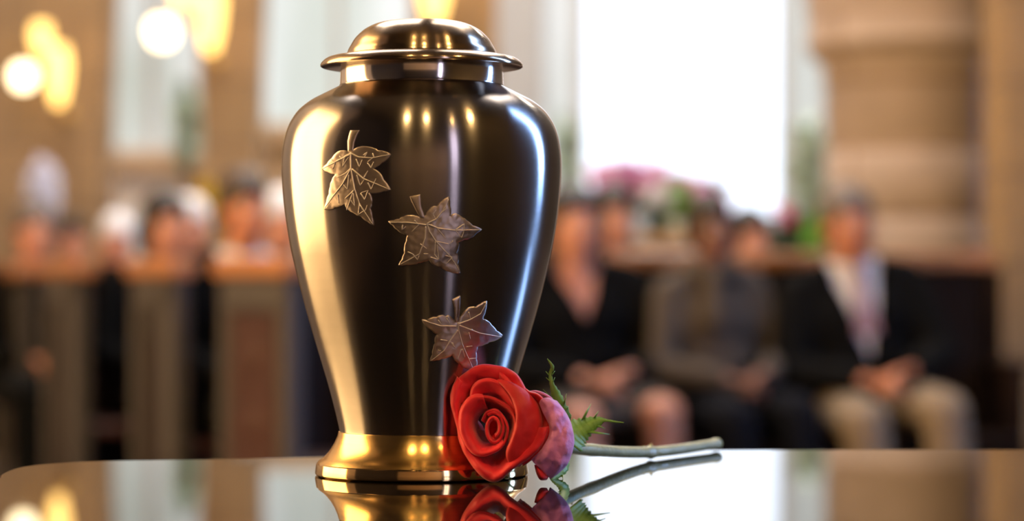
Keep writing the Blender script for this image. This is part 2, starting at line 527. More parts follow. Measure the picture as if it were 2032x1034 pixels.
# arcade of stone piers with pointed arches, Y = 14
AW = 14.0
def ax(px): return (px-1016)*AW/FPX
def az(py): return CZ-(py-YH)*AW/FPX
def arch_open(x0, x1, zs, rise, n=14):
    """outline of a pointed opening from the springing up: left side then right side"""
    half = (x1-x0)/2
    cx = (x0+x1)/2
    L = []
    for i in range(n+1):
        t_ = i/n
        L.append((x0+half*(t_**1.9), zs+rise*t_))
    R = [(2*cx-x, z) for x, z in L[::-1][1:]]
    return L+R
def arcade(name, openings, x0, x1, ztop, y0, y1, m):
    out = [(x0, 0)]
    for a, b_, zs, rise in openings:
        out.append((a, 0))
        out += arch_open(a, b_, zs, rise)
        out.append((b_, 0))
    out += [(x1, 0), (x1, ztop), (x0, ztop)]
    r = delaunay_2d_cdt([Vector(p) for p in out], [(i, (i+1) % len(out)) for i in range(len(out))], [list(range(len(out)))], 1, 1e-5)
    bm = bmesh.new()
    vf = [bm.verts.new((v.x, y0, v.y)) for v in r[0]]
    vb = [bm.verts.new((v.x, y1, v.y)) for v in r[0]]
    for f in r[2]:
        bm.faces.new([vf[i] for i in f]); bm.faces.new([vb[i] for i in f][::-1])
    idx = {(round(v.x, 4), round(v.y, 4)): i for i, v in enumerate(r[0])}
    for i in range(len(out)):
        a = idx[(round(out[i][0], 4), round(out[i][1], 4))]; c = idx[(round(out[(i+1) % len(out)][0], 4), round(out[(i+1) % len(out)][1], 4))]
        if a != c: bm.faces.new((vf[a], vf[c], vb[c], vb[a]))
    o = obj(name, bm, m)
    boxuv(o.data)
    return struct(o)
arcade('wall_arcade', [(ax(200), ax(402), 1.6, 3.0), (ax(508), ax(822), 1.9, 3.4)], -5.0, ax(985), 8.0, AW, AW+0.45, M['arcade'])

# great round column on the right
CY = 11.0
s_ = CY/FPX
cx_ = (1812-1016)*s_
def colz(py): return CZ-(py-YH)*s_
R_ = 172*s_
prof = [(0, 0.0), (R_*1.25, 0.0), (R_*1.25, 0.25), (R_*1.12, 0.33), (R_*1.08, 0.42), (R_, 0.5)]
for z in (colz(700), colz(560), colz(428), colz(290)):
    prof += [(R_, z-0.012), (R_-0.010, z), (R_, z+0.012)]
prof += [(R_, colz(168)), (R_*1.03, colz(160)), (R_*1.05, colz(150)), (R_*1.02, colz(140)), (R_*1.06, colz(128)), (R_*1.18, colz(112)), (R_*1.22, colz(98)),
         (R_*1.24, colz(88)), (R_*1.20, colz(70)), (R_*1.22, colz(20)), (R_*1.26, colz(-20)), (R_*1.5, colz(-120)), (R_*1.5, colz(-170)), (R_*1.1, colz(-180)), (R_*1.1, 8.0), (0, 8.0)]
bm = bmesh.new()
lathe(bm, prof, 72, (cx_, CY, 0))
o = obj('column', bm, M['stone'], None, True)
uv = o.data.uv_layers.new(name='UVMap')
for p in o.data.polygons:
    angs = []
    for li in p.loop_indices:
        v = o.data.vertices[o.data.loops[li].vertex_index].co
        a = (math.atan2(v.x-cx_, -(v.y-CY))+2.63) % (2*PI)
        angs.append((li, a, v.z))
    mx_ = max(a for _, a, _ in angs)
    for li, a, z in angs:
        if mx_-a > PI: a += 2*PI
        uv.data[li].uv = (a*R_*1.0, (z-colz(428)+0.285*8))
struct(o)
# stone pier at the right edge of the view
bm = bmesh.new()
pz = 9.7
box(bm, ((2080-1016)*pz/FPX, pz+0.2, 4.0), (188*pz/FPX, 0.4, 8.0), bev=0.03)
o = obj('wall_pier_right', bm, M['arcade']); boxuv(o.data); struct(o)

# outside: paving and trees
bm = bmesh.new()
box(bm, (0, 38, -0.15), (50, 41, 0.1))
struct(obj('ground', bm, M['lawn']))
def blob_foliage(bm, c, r, n, leaf, sc=(1, 1, 1), seed=0, fill=0.3):
    rnd = random.Random(seed)
    for _ in range(n):
        d = Vector((rnd.gauss(0, 1), rnd.gauss(0, 1), rnd.gauss(0, 1))).normalized()
        k = fill+(1-fill)*rnd.random()
        p = Vector(c)+Vector((d.x*r*sc[0], d.y*r*sc[1], d.z*r*sc[2]))*k
        q = Euler((rnd.uniform(0, 6.3), rnd.uniform(0, 6.3), rnd.uniform(0, 6.3))).to_matrix().to_4x4()
        mt = Matrix.Translation(p) @ q
        a, b_, h = leaf*rnd.uniform(0.7, 1.3), leaf*0.5, leaf*0.12
        vs = [bm.verts.new(mt @ Vector(v)) for v in ((-a, 0, 0), (-a*0.2, b_, h), (a, 0, 0), (-a*0.2, -b_, h))]
        bm.faces.new(vs)
def tree(label, x, y, h, r, seed, m=None, name='tree'):
    t_ = thing(name, label, 'tree', (x, y, -0.1), group=None)
    bm = bmesh.new()
    tube(bm, [(0, 0, 0), (0.05, 0, h*0.35), (-0.05, 0.05, h*0.75)], [0.16, 0.12, 0.05], 10)
    for k in range(5):
        a = k*1.3
        tube(bm, [(0, 0, h*(0.35+0.06*k)), (math.cos(a)*r*0.6, math.sin(a)*r*0.6, h*(0.55+0.07*k))], [0.05, 0.015], 6)
    obj('trunk', bm, M['tablewood'], t_)
    bm = bmesh.new()
    blob_foliage(bm, (0, 0, h*0.66), r, 1600, 0.16, (1, 1, h*0.36/r), seed)
    obj('crown', bm, m or M['tree'], t_)

# ------------------------------------------------------------------ table
HF = 551.0
TZ = CZ-HF/FPX
def TP(x, y):
    Z = HF/(y-YH)
    return ((x-1016)*Z/FPX, Z)
edge = [(-0.300, 0.55), (-0.302, 0.90), (-0.300, 1.20), (-0.294, 1.33)] + [TP(-8, 951), TP(8, 938), TP(40, 927), TP(105, 919.5), TP(210, 914.5), TP(400, 911.5), TP(620, 907), TP(900, 900), TP(1200, 895.5), TP(1400, 893.5), TP(1700, 892.5), TP(2032, 892.5)]
edge += [(0.42, 1.625), (0.52, 1.58), (0.60, 1.48), (0.64, 1.30), (0.65, 1.0), (0.65, 0.60), (0.60, 0.50), (0.50, 0.46), (-0.18, 0.46), (-0.26, 0.49)]
ol = spline([(x, y, 0) for x, y in edge]+[(edge[0][0], edge[0][1], 0)], 8)[:-1]
table = thing('round_cornered_table', 'glossy black lacquered table with rounded corner, carrying the urn and the rose', 'table', (0.15, 1.1, 0))
off = Vector((0.15, 1.1, 0))
def ring_offset(pts, d_):
    n = len(pts); out = []
    for i in range(n):
        t_ = (pts[(i+1) % n]-pts[i-1]).normalized()
        out.append(pts[i]+Vector((-t_.y, t_.x, 0))*d_)
    return out
bm = bmesh.new()
area = sum(ol[i].x*ol[(i+1) % len(ol)].y-ol[(i+1) % len(ol)].x*ol[i].y for i in range(len(ol)))
sg = 1 if area < 0 else -1          # outward
layers = []
for d_, z in ((-0.020, -0.028), (0.0, -0.026), (0.0035, -0.020), (0.0045, -0.012), (0.0035, -0.005), (0.0015, -0.0013), (0, -0.0002), (-0.0012, 0)):
    layers.append([bm.verts.new(p-off+Vector((0, 0, TZ+z))) for p in ring_offset(ol, sg*d_)])
n = len(ol)
for a, b_ in zip(layers[:-1], layers[1:]):
    for i in range(n):
        bm.faces.new((a[i], a[(i+1) % n], b_[(i+1) % n], b_[i]))
bm.faces.new(layers[-1]); bm.faces.new(layers[0])
o = obj('table_top', bm, M['lacquer'], table)
for p in o.data.polygons: p.use_smooth = len(p.vertices) == 4
for lx, ly in ((-0.2, 0.62), (0.55, 0.62), (0.55, 1.45), (-0.18, 1.40)):
    bm = bmesh.new()
    lathe(bm, [(0, 0), (0.022, 0), (0.024, 0.02), (0.018, 0.06), (0.028, 0.5), (0.032, 0.7), (0.030, TZ-0.0285), (0, TZ-0.0285)], 24, (lx-0.15, ly-1.1, 0))
    obj('leg', bm, M['lacquer_side'], table, True)
bm = bmesh.new()
box(bm, (0.03, -0.06, TZ-0.055), (0.62, 0.74, 0.05), bev=0.006)
obj('apron', bm, M['lacquer_side'], table)

# ------------------------------------------------------------------ urn
UD = 1.428
US = UD/FPX
UX = (837-1016)*US
def uz(y): return CZ-(y-YH)*US-TZ       # height above the table
urn = thing('cremation_urn', 'dark brushed metal urn with brass foot and three engraved leaves, standing on the black table', 'urn', (UX, UD, TZ))
def prof_px(pts): return [(r*US, uz(y)) for r, y in pts]
body_px = [(163, 862), (163, 855), (166, 840), (172, 815), (181, 780), (191, 745), (203, 705), (215, 665), (228, 620), (240, 575), (251, 530),
           (260, 490), (267, 450), (272.5, 410), (276, 370), (277.5, 335), (276, 300), (270, 268), (260, 243), (244, 220), (222, 202), (200, 190), (182, 181), (170, 175), (163, 171), (160, 168)]
bp = spline([(r, y, 0) for r, y in body_px], 4)
body_prof = [(p.x*US, uz(p.y)) for p in bp]
def R_at(z):
    for (r0, z0), (r1, z1) in zip(body_prof[:-1], body_prof[1:]):
        if z0 <= z <= z1:
            return r0+(r1-r0)*(z-z0)/max(1e-9, z1-z0)
    return body_prof[0][0] if z < body_prof[0][1] else body_prof[-1][0]
bm = bmesh.new()
lathe(bm, [(0, body_prof[0][1])]+body_prof+[(0, body_prof[-1][1])], 192)
body = obj('body', bm, M['urn_body'], urn, True)
tag(body, 'dark brushed nickel body')
bm = bmesh.new()
foot = [(0, 944), (207, 944), (211, 941), (211.5, 938), (209, 921), (206.5, 919), (205, 916.5), (196, 910), (188, 902), (180, 892), (173, 880), (167, 866), (165, 858), (162, 856), (0, 856)]
fp = [(0, 0.0)]+[(r*US, max(0.0, uz(y)-uz(944))) for r, y in foot[1:]]
lathe(bm, fp, 192)
o = obj('foot', bm, M['urn_foot'], urn, True)
o.data.materials.append(M['foot_rim'])
for p in o.data.polygons:
    z = p.center.z
    if z < uz(920)-uz(944)+0.0004: p.material_index = 1
tag(o, 'polished brass foot')
mod = o.modifiers.new('e', 'EDGE_SPLIT'); mod.split_angle = math.radians(28)
bm = bmesh.new()
lathe(bm, prof_px([(0, 171), (161.5, 171), (163, 169.5), (162, 167), (161, 150), (161, 120), (158, 118), (0, 118)]), 192)
o = obj('neck_band', bm, M['urn_neck'], urn, True)
mod = o.modifiers.new('e', 'EDGE_SPLIT'); mod.split_angle = math.radians(40)
tag(o, 'polished nickel neck band')
bm = bmesh.new()
lidp = [(0, 128), (163, 128), (170, 129), (185, 131.5), (193, 133.5), (198, 134.5), (200.5, 133), (201, 130), (199, 126), (193, 120), (187, 116.5), (180, 114.5), (166, 112), (152, 110), (149, 108.5), (148, 106)]
dome = spline([(r, y, 0) for r, y in [(148, 106), (145.5, 99), (141, 91), (134, 79), (124, 68), (113, 59), (98, 51), (83, 46), (66, 43), (46, 41.5), (24, 41), (0, 40.8)]], 4)
lathe(bm, prof_px(lidp)[:-1]+[(max(0, p.x)*US, uz(p.y)) for p in dome], 192)
o = obj('lid', bm, M['urn_lid'], urn, True)
mod = o.modifiers.new('e', 'EDGE_SPLIT'); mod.split_angle = math.radians(38)
tag(o, 'bronze-toned domed lid with flared brim')

def on_urn(x, y, h=0.0):
    """photo pixel on the front of the urn body -> local point (urn frame), lifted by h along the normal"""
    Zd = UD-0.07
    for _ in range(25):
        X = (x-1016)*Zd/FPX-UX
        z = CZ-(y-YH)*Zd/FPX-TZ
        R = R_at(z)
        Zd = UD-math.sqrt(max(1e-8, R*R-X*X))
    e = 0.001
    dr = (R_at(z+e)-R_at(z-e))/(2*e)
    a = math.atan2(Zd-UD, X)
    nrm = Vector((math.cos(a), math.sin(a), -dr)).normalized()
    return Vector((X, Zd-UD, z))+nrm*h, nrm

def seg_dist(p, a, b_):
    ab = b_-a
    t_ = max(0, min(1, (p-a).dot(ab)/max(1e-9, ab.dot(ab))))
    return (p-(a+ab*t_)).length

def urn_leaf(label, sc, ox, oy, stem, blade, veins, dark=()):
    def tr(p): return Vector((p[0]/sc+ox, p[1]/sc+oy))
    rnd = random.Random(int(ox))
    root = None
    for nm, poly, lift in (('leaf', blade, 0.0005), ('leaf_stem', stem, 0.0007)):
        pts = [tr(p) for p in poly]
        out = []
        for i, p in enumerate(pts):
            q = pts[(i+1) % len(pts)]
            L = (q-p).length
            nn = max(1, int(L/1.6))
            nrm = Vector((q.y-p.y, p.x-q.x)).normalized()
            for k in range(nn):
                t_ = k/nn
                out.append(p+(q-p)*t_+nrm*(0.9 if nm == 'leaf' and L > 6 else 0.0)*math.sin(PI*t_)*math.copysign(1, 1))
        n = len(out)
        vv = [v for v in out]
        x0, x1 = min(v.x for v in out), max(v.x for v in out)
        y0, y1 = min(v.y for v in out), max(v.y for v in out)
        def inside(p):
            c = False
            for i in range(n):
                a, b_ = out[i], out[i-1]
                if (a.y > p.y) != (b_.y > p.y) and p.x < (b_.x-a.x)*(p.y-a.y)/(b_.y-a.y)+a.x: c = not c
            return c
        step = 2.0
        yy = y0
        while yy < y1:
            xx = x0
            while xx < x1:
                p = Vector((xx+rnd.uniform(-.3, .3), yy+rnd.uniform(-.3, .3)))
                if inside(p) and min((p-o_).length for o_ in out) > 1.1: vv.append(p)
                xx += step
            yy += step
        r = delaunay_2d_cdt(vv, [(i, (i+1) % n) for i in range(n)], [list(range(n))], 1, 1e-4)
        mains = [[tr(p) for p in v] for v in veins[:5]]
        bm = bmesh.new()
        tops, bots, hs = [], [], []
        for v in r[0]:
            de = min(seg_dist(v, out[i], out[(i+1) % n]) for i in range(0, n))
            h = lift+0.00028*(1-math.exp(-de/3.0))
            if nm == 'leaf':
                dv = min(seg_dist(v, a, b_) for m_ in mains for a, b_ in zip(m_[:-1], m_[1:]))
                h += 0.00012*math.exp(-dv/4.0)*(1-math.exp(-de/4))
                h += 0.00016*noise.noise(Vector((v.x*0.11, v.y*0.11, ox)))
            tops.append(bm.verts.new(on_urn(v.x, v.y, h)[0]))
            bots.append(bm.verts.new(on_urn(v.x, v.y, -0.0004)[0]))
            hs.append(h)
        for f in r[2]:
            bm.faces.new([tops[i] for i in f])
        bnd = [e for e in bm.edges if len(e.link_faces) == 1]
        ti = {v: i for i, v in enumerate(tops)}
        for e in bnd:
            a, b_ = ti[e.verts[0]], ti[e.verts[1]]
            bm.faces.new((tops[a], tops[b_], bots[b_], bots[a]))
        bmesh.ops.delete(bm, geom=[v for v in bm.verts if not v.link_faces], context='VERTS')
        o = obj(nm, bm, M['leaf_metal'], root if root else urn, True)
        if root is None:
            root = tag(o, label)
            tree_ = BVHTree.FromObject if False else None
            bvh = BVHTree.FromPolygons([v.co.copy() for v in o.data.vertices], [tuple(p.vertices) for p in o.data.polygons])
    bm = bmesh.new()
    for vi, v in enumerate(veins):
        pts = [tr(p) for p in v]
        fine = []
        for a, b_ in zip(pts[:-1], pts[1:]):
            k = max(1, int((b_-a).length/2.5))
            fine += [a+(b_-a)*i/k for i in range(k)]
        fine.append(pts[-1])
        w3 = []
        for p in fine:
            q, nr = on_urn(p.x, p.y, 0.004)
            hit = bvh.ray_cast(q, -nr, 0.02)
            w3.append((hit[0] if hit[0] is not None else on_urn(p.x, p.y, 0.001)[0]))
        wr = 0.00042 if vi < 5 else 0.00034
        tube(bm, w3, [wr*(1-0.5*i/len(w3)) for i in range(len(w3))], 6)
    obj('vein_line', bm, M['leaf_line'], root, True)

urn_leaf('topmost leaf, its stem pointing up', 5.17, 630, 250,
    [(345,45),(435,45),(405,100),(380,170),(368,262),(318,262),(315,160),(330,90)],
    [(368,245),(430,215),(505,210),(590,230),(620,250),(700,262),(755,292),(720,340),(660,380),(600,425),(580,440),(640,480),(680,550),(755,655),(680,670),(600,690),(530,680),(560,740),(560,800),(548,850),(565,940),(580,1020),(520,985),(450,930),(370,890),(310,850),(285,800),(240,825),(185,840),(150,860),(75,855),(95,780),(120,700),(135,620),(150,560),(185,500),(110,480),(50,440),(100,390),(150,330),(210,265),(265,250),(320,262)],
    [[(350,270),(352,435),(390,640),(440,800),(575,1010)], [(352,435),(270,590),(170,720),(85,840)], [(365,440),(480,540),(740,650)], [(350,280),(430,320),(560,330),(740,295)], [(350,290),(230,350),(60,440)],
     [(352,435),(290,490),(200,530)], [(350,280),(290,310),(265,420),(325,320)], [(480,540),(520,460)], [(405,340),(435,420),(465,350)], [(480,300),(515,270),(490,320)], [(570,280),(585,320),(520,370)],
     [(520,380),(555,430),(580,370)], [(410,500),(445,610),(485,550)], [(525,580),(555,650),(605,540)], [(330,500),(315,650),(275,600)], [(380,660),(290,745)], [(370,680),(310,860),(295,800)], [(375,690),(390,820),(350,760)],
     [(450,690),(490,755),(525,660),(455,685)], [(440,790),(425,905),(500,860),(515,810)], [(445,810),(480,870)], [(150,345),(190,380),(165,440)], [(235,310),(265,340)], [(215,700),(230,790),(190,740)]])
urn_leaf('middle leaf, broad and tilted, its tip pointing right', 6.08, 760, 380,
    [(325,60),(450,35),(465,190),(515,330),(470,330),(440,300),(390,210),(345,120)],
    [(510,290),(560,210),(600,180),(645,180),(700,120),(790,65),(805,110),(805,170),(820,230),(810,300),(860,265),(900,275),(960,315),(1010,350),(1080,410),(1190,455),(1130,500),(1060,560),(980,580),(900,610),(915,650),(890,740),(905,800),(900,870),(930,980),(870,985),(810,970),(740,945),(700,900),(620,890),(570,850),(550,825),(490,845),(430,860),(380,875),(280,885),(190,890),(230,820),(260,740),(260,670),(280,600),(300,520),(240,510),(170,460),(120,410),(65,360),(130,350),(200,330),(250,300),(320,285),(400,295),(440,310)],
    [[(530,385),(560,480),(630,590),(720,690),(810,780),(915,950)], [(530,385),(660,440),(850,465),(1180,460)], [(530,385),(640,330),(720,230),(790,90)], [(520,400),(300,370),(80,370)], [(515,420),(510,560),(440,750),(220,870)],
     [(640,430),(750,560)], [(630,600),(620,760),(670,820),(650,640)], [(640,600),(790,630)], [(380,345),(430,400),(350,480)], [(450,630),(525,685)], [(490,750),(545,750)], [(300,725),(360,750),(415,820),(435,770)],
     [(870,460),(975,390),(965,500),(940,555),(870,470)], [(570,790),(670,820)], [(750,770),(830,790),(750,880)], [(840,590),(800,640)], [(640,350),(600,270),(640,220)], [(700,260),(760,200)], [(240,400),(230,460),(280,420)]])
urn_leaf('lowest leaf, partly behind the rose', 6.465, 830, 580,
    [(432,95),(535,45),(530,200),(515,385),(470,385),(460,220)],
    [(510,370),(560,290),(630,205),(690,185),(740,190),(800,150),(875,110),(865,220),(835,310),(830,345),(880,360),(940,420),(1000,490),(1080,550),(1020,600),(900,640),(860,665),(760,695),(740,760),(745,850),(750,940),(680,985),(600,980),(540,920),(480,885),(450,840),(435,800),(370,835),(300,850),(230,870),(150,880),(180,800),(190,720),(215,650),(215,580),(240,540),(170,490),(90,420),(45,350),(110,360),(170,325),(230,320),(300,295),(350,310),(390,295),(440,340),(470,380)],
    [[(500,380),(510,480),(560,670),(640,850),(690,970)], [(480,430),(280,425),(60,355)], [(510,400),(650,350),(790,270),(865,130)], [(500,480),(400,620),(330,740),(170,870)], [(520,420),(780,520),(1060,570)],
     [(280,605),(370,615)], [(250,740),(290,745)], [(610,695),(685,685)], [(640,850),(725,840)], [(620,470),(690,470)], [(640,510),(660,590)], [(430,640),(465,710),(410,630)], [(545,720),(500,860)], [(560,720),(590,830)],
     [(640,250),(660,330)], [(360,330),(400,390)], [(250,350),(290,400)]])

# ------------------------------------------------------------------ rose
rose = thing('rose', 'cut red rose with pink outer petal lying beside the urn foot', 'rose', (0.02, 1.40, TZ))
RO = Vector((0.02, 1.40, TZ))
F = P(990, 842, 1.358)
A = Vector((-0.26, -0.96, 0.08)).normalized()
Rt = Vector((0, 0, 1)).cross(A).normalized()*-1      # towards the right of the picture
Rt = Rt if Rt.x > 0 else -Rt
Up = A.cross(Rt)
Up = Up if Up.z > 0 else -Up
def rp3(a, r, h, cx=0.0, cy=0.0):
    """angle (0 = right, pi/2 = up), radius, depth along the axis (0 = rim plane, negative = towards the calyx)"""
    return F+Rt*(cx+r*math.cos(a))+Up*(cy+r*math.sin(a))+A*h-RO
D2 = math.radians
def RQ(cx, cy, h):
    """point of the flower seen at (cx, cy) on its face, h metres in front of the face plane"""
    px, py = cx/3.83+880, cy/3.83+700
    d_ = Vector(((px-1016)/FPX, 1.0, -(py-YH)/FPX))
    o_ = Vector((0, 0, CZ))
    k = (F+A*h-o_).dot(A)/d_.dot(A)
    return o_+d_*k-RO
def loft(rows, m, thick=0.0007, label=None, seed=0, wav=0.0004, nu=40, nv=5, wrinkle=0.0):
    """rows = curves of (cx, cy, h in mm) from the lip to the hidden base"""
    rs = []
    for r in rows:
        sp_ = spline(r, 10)
        rs.append([sp_[min(len(sp_)-1, int(round(i*(len(sp_)-1)/nu)))] for i in range(nu+1)])
    bm = bmesh.new()
    grid = []
    for i in range(nu+1):
        col = spline([r[i] for r in rs], nv)
        row = []
        for j, p in enumerate(col):
            hh = p.z/1000
            hh += wav*noise.noise(Vector((p.x*0.012, p.y*0.012, seed*3.1)))*2
            if wrinkle: hh += wrinkle*noise.noise(Vector((p.x*0.035, p.y*0.02, seed*1.7)))
            ex = 2.5*noise.noise(Vector((p.x*0.02, p.y*0.02, seed+9)))
            row.append(bm.verts.new(RQ(p.x+ex, p.y+ex, hh)))
        grid.append(row)
    for i in range(nu):
        for j in range(len(grid[0])-1):
            bm.faces.new((grid[i][j], grid[i+1][j], grid[i+1][j+1], grid[i][j+1]))
    o = obj('petal', bm, m, rose, True)
    sm = o.modifiers.new('s', 'SOLIDIFY'); sm.thickness = thick; sm.offset = 0
    sb = o.modifiers.new('b', 'SUBSURF'); sb.levels = 1; sb.render_levels = 1
    if label: o['label'] = label
    return o
def cup(lip, cen, prof, m, dh=0.0, taper=0.0, **kw):
    """lip curve scaled towards cen; prof = [(scale, h mm)]"""
    n_ = len(lip)
    rows = []
    for sc_, h in prof:
        rows.append([(cen[0]+(x-cen[0])*sc_, cen[1]+(y-cen[1])*sc_, h+dh-taper*(abs(2*i/(n_-1)-1)**3)) for i, (x, y) in enumerate(lip)])
    return loft(rows, m, **kw)
# rolled heart
sp1, N_ = [], 90
rows = []
for (g_, h, k_) in ((1.10, -6.5, 10), (1.06, -3.5, 8), (1.0, -2.4, 2), (0.93, -4.5, -4), (0.85, -10, -8), (0.8, -26, -10)):
    r = []
    for i in range(0, N_+1, 3):
        s = i/N_
        a = D2(-70)+s*2*PI*1.55
        rx = (34+44*s)*g_+k_*0.6; ry = (62+62*s)*g_+k_*0.6
        r.append((382+4*s+rx*math.cos(a), 575-ry*math.sin(a), h-2.5*s))
    rows.append(r)
loft(rows, M['rose'], nu=110, seed=1, wav=0.0002, label='tightly rolled heart petal')
cup([(290, 520), (330, 452), (395, 432), (450, 480), (490, 560), (480, 650), (440, 715), (385, 752)], (385, 590),
    [(1.04, -9), (1.02, -5.5), (0.97, -4.2), (0.90, -6), (0.80, -13), (0.7, -28)], M['rose'], taper=3, seed=2)
cup([(285, 330), (370, 343), (450, 380), (515, 430), (548, 500), (545, 590), (505, 690)], (395, 590),
    [(1.03, -6), (1.0, -3.6), (0.96, -3.2), (0.90, -6), (0.78, -16), (0.62, -30)], M['rose_deep'], taper=1.5, seed=3)
cup([(300, 322), (225, 325), (155, 390), (122, 490), (132, 610), (172, 705), (235, 772), (310, 782), (400, 750), (470, 690)], (395, 585),
    [(1.02, -5), (1.0, -2.2), (0.95, -1.0), (0.84, -1.6), (0.72, -4.5), (0.60, -12), (0.5, -30)], M['rose'], taper=2, seed=4)
cup([(205, 360), (222, 268), (275, 222), (345, 205), (425, 232), (490, 300), (535, 385), (560, 480)], (400, 560),
    [(1.03, -5.5), (1.0, -3.2), (0.96, -2.4), (0.86, -4.0), (0.74, -7), (0.62, -16), (0.5, -30)], M['rose'], dh=-1, taper=1.5, seed=5)
# right-hand petal seen from its outer side
loft([[(395, 215, -5), (455, 262, -2.5), (515, 345, -1.0), (548, 450, -0.2), (545, 560, 0), (510, 660, -0.4), (478, 745, -1.5), (486, 815, -3), (530, 862, -6)],
      [(405, 205, -4.5), (475, 250, -1.6), (540, 340, 0.2), (572, 450, 1.0), (566, 570, 1.2), (530, 680, 0.8), (500, 760, -0.5), (505, 825, -2.5), (540, 866, -6)],
      [(430, 200, -6), (540, 245, -3), (610, 340, -1.6), (645, 460, -1.0), (640, 590, -1.0), (605, 700, -1.6), (575, 780, -3), (565, 830, -5), (560, 868, -7)],
      [(460, 210, -12), (600, 270, -9), (690, 360, -8), (730, 480, -7), (725, 600, -7), (690, 710, -8), (640, 790, -10), (600, 835, -11), (575, 868, -12)],
      [(480, 230, -20), (620, 300, -19), (710, 380, -18), (760, 490, -18), (755, 600, -18), (710, 720, -18), (650, 800, -19), (610, 835, -20), (580, 860, -20)]],
     M['rose_deep'], seed=6, label='broad petal curving round the heart')
cup([(425, 150), (500, 215), (560, 300), (600, 400), (625, 500), (610, 610), (560, 700)], (400, 560),
    [(1.02, -4.5), (1.0, -2.6), (0.96, -2.4), (0.88, -6), (0.75, -16)], M['rose'], dh=-1.5, taper=2, seed=7)
loft([[(340, 500, -9), (385, 500, -9), (430, 520, -9)], [(335, 580, -12), (385, 580, -14), (435, 580, -12)], [(340, 660, -9), (385, 660, -9), (430, 650, -9)]], M['rose_deep'], seed=20, nu=12)
# wide lower petal with its rolled lip
cup([(112, 560), (135, 700), (185, 800), (245, 885), (310, 950), (380, 978), (445, 955), (520, 885), (610, 828), (700, 755), (765, 665), (800, 560)], (430, 600),
    [(1.01, -6.5), (1.0, -3.0), (0.96, -0.8), (0.88, -0.6), (0.78, -3), (0.68, -9), (0.52, -20), (0.3, -36)], M['rose'], dh=-1.5, taper=2.5, seed=8, wav=0.0006, label='wide lower petal with rolled lip')
cup([(110, 185), (70, 270), (58, 370), (80, 470), (108, 570), (128, 680), (190, 800)], (400, 540),
    [(1.01, -7), (1.0, -4.0), (0.97, -2.8), (0.90, -3.0), (0.78, -7), (0.6, -18), (0.3, -36)], M['rose'], dh=-2, taper=2, seed=9)
cup([(72, 360), (100, 225), (170, 155), (235, 112), (310, 94), (395, 102), (480, 122), (555, 170), (605, 245), (640, 330), (640, 420)], (390, 500),
    [(1.01, -8.5), (1.0, -5.0), (0.96, -3.6), (0.86, -4.0), (0.72, -7), (0.58, -14), (0.3, -36)], M['rose'], dh=-2.5, taper=2, seed=10, wav=0.0008, label='wide topmost petal')
cup([(560, 205), (640, 290), (720, 318), (775, 385), (808, 490), (805, 600), (760, 700), (690, 790), (600, 860)], (500, 560),
    [(1.01, -9), (1.0, -6.0), (0.97, -5.0), (0.88, -8), (0.74, -14), (0.5, -26), (0.35, -38)], M['rose_deep'], dh=-1.5, taper=2, seed=11)
loft([[(728, 382, -8), (758, 460, -6.5), (806, 560, -6), (796, 650, -6), (740, 740, -6), (664, 812, -8)],
      [(745, 352, -7), (800, 420, -5), (838, 540, -4), (830, 660, -4), (785, 790, -4.5), (700, 850, -8)],
      [(790, 342, -9), (862, 410, -7), (890, 540, -5.5), (888, 680, -5), (850, 830, -6), (760, 905, -10)],
      [(835, 358, -12), (905, 440, -11), (945, 550, -9.5), (955, 690, -9), (905, 850, -10), (800, 945, -14)],
      [(860, 376, -20), (930, 470, -19), (972, 570, -17), (986, 700, -17), (930, 852, -18), (806, 955, -20)],
      [(820, 440, -36), (880, 520, -34), (900, 600, -34), (900, 700, -34), (860, 800, -34), (790, 870, -36)]],
     M['rose_pink'], thick=0.0009, seed=12, wav=0.0009, wrinkle=0.0013, label='pink outer petal folded back')
loft([[(690, 850, -12), (712, 930, -11), (740, 968, -12), (785, 965, -14)], [(720, 850, -10), (745, 920, -8), (765, 950, -9), (800, 940, -13)], [(780, 830, -18), (800, 880, -18), (810, 900, -18), (830, 890, -20)]],
     M['rose'], seed=13, nu=16)
loft([[(642, 303, -13), (700, 300, -12), (760, 322, -12), (810, 350, -13)], [(650, 297, -15), (710, 292, -14), (775, 314, -14), (830, 352, -15)], [(680, 330, -30), (730, 340, -30), (780, 370, -30), (820, 400, -30)]],
     M['rose_pink'], seed=14, nu=16)
# calyx, sepals
B = F-A*0.048
stem_px = [(1085, 872, 1.415), (1112, 884, 1.433), (1142, 890, 1.450), (1180, 893.5, 1.473), (1230, 897, 1.507), (1280, 898, 1.540), (1320, 895, 1.562), (1355, 891, 1.583), (1395, 885, 1.610), (1424, 880.5, 1.630)]
sp = [P(*q)-RO for q in stem_px]
bm = bmesh.new()
nd = (sp[0]-(B-RO)).normalized()
tube(bm, [B-RO+A*0.006, B-RO, B-RO-A*0.004, B-RO-A*0.009, (sp[0]+B-RO)/2, sp[0]], [0.0105, 0.0100, 0.0075, 0.0060, 0.0042, 0.0036], 20)
obj('calyx', bm, M['green'], rose, True)
pts = spline([sp[0]]+sp[1:], 8)
rad = []
L0 = len(pts)
for i in range(L0):
    u = i/(L0-1)
    r = 0.0036-0.0004*u
    for c_, w_, k_ in ((0.585, 0.012, 0.0009), (0.32, 0.03, 0.0003), (0.985, 0.02, 0.0006)):
        r += k_*math.exp(-((u-c_)/w_)**2)
    rad.append(r)
minh = [p.z for p in pts]
pts = [Vector((p.x, p.y, max(p.z, r+0.0003))) for p, r in zip(pts, rad)]
bm = bmesh.new()
tube(bm, pts, rad, 18)
obj('stem', bm, M['stem'], rose, True)
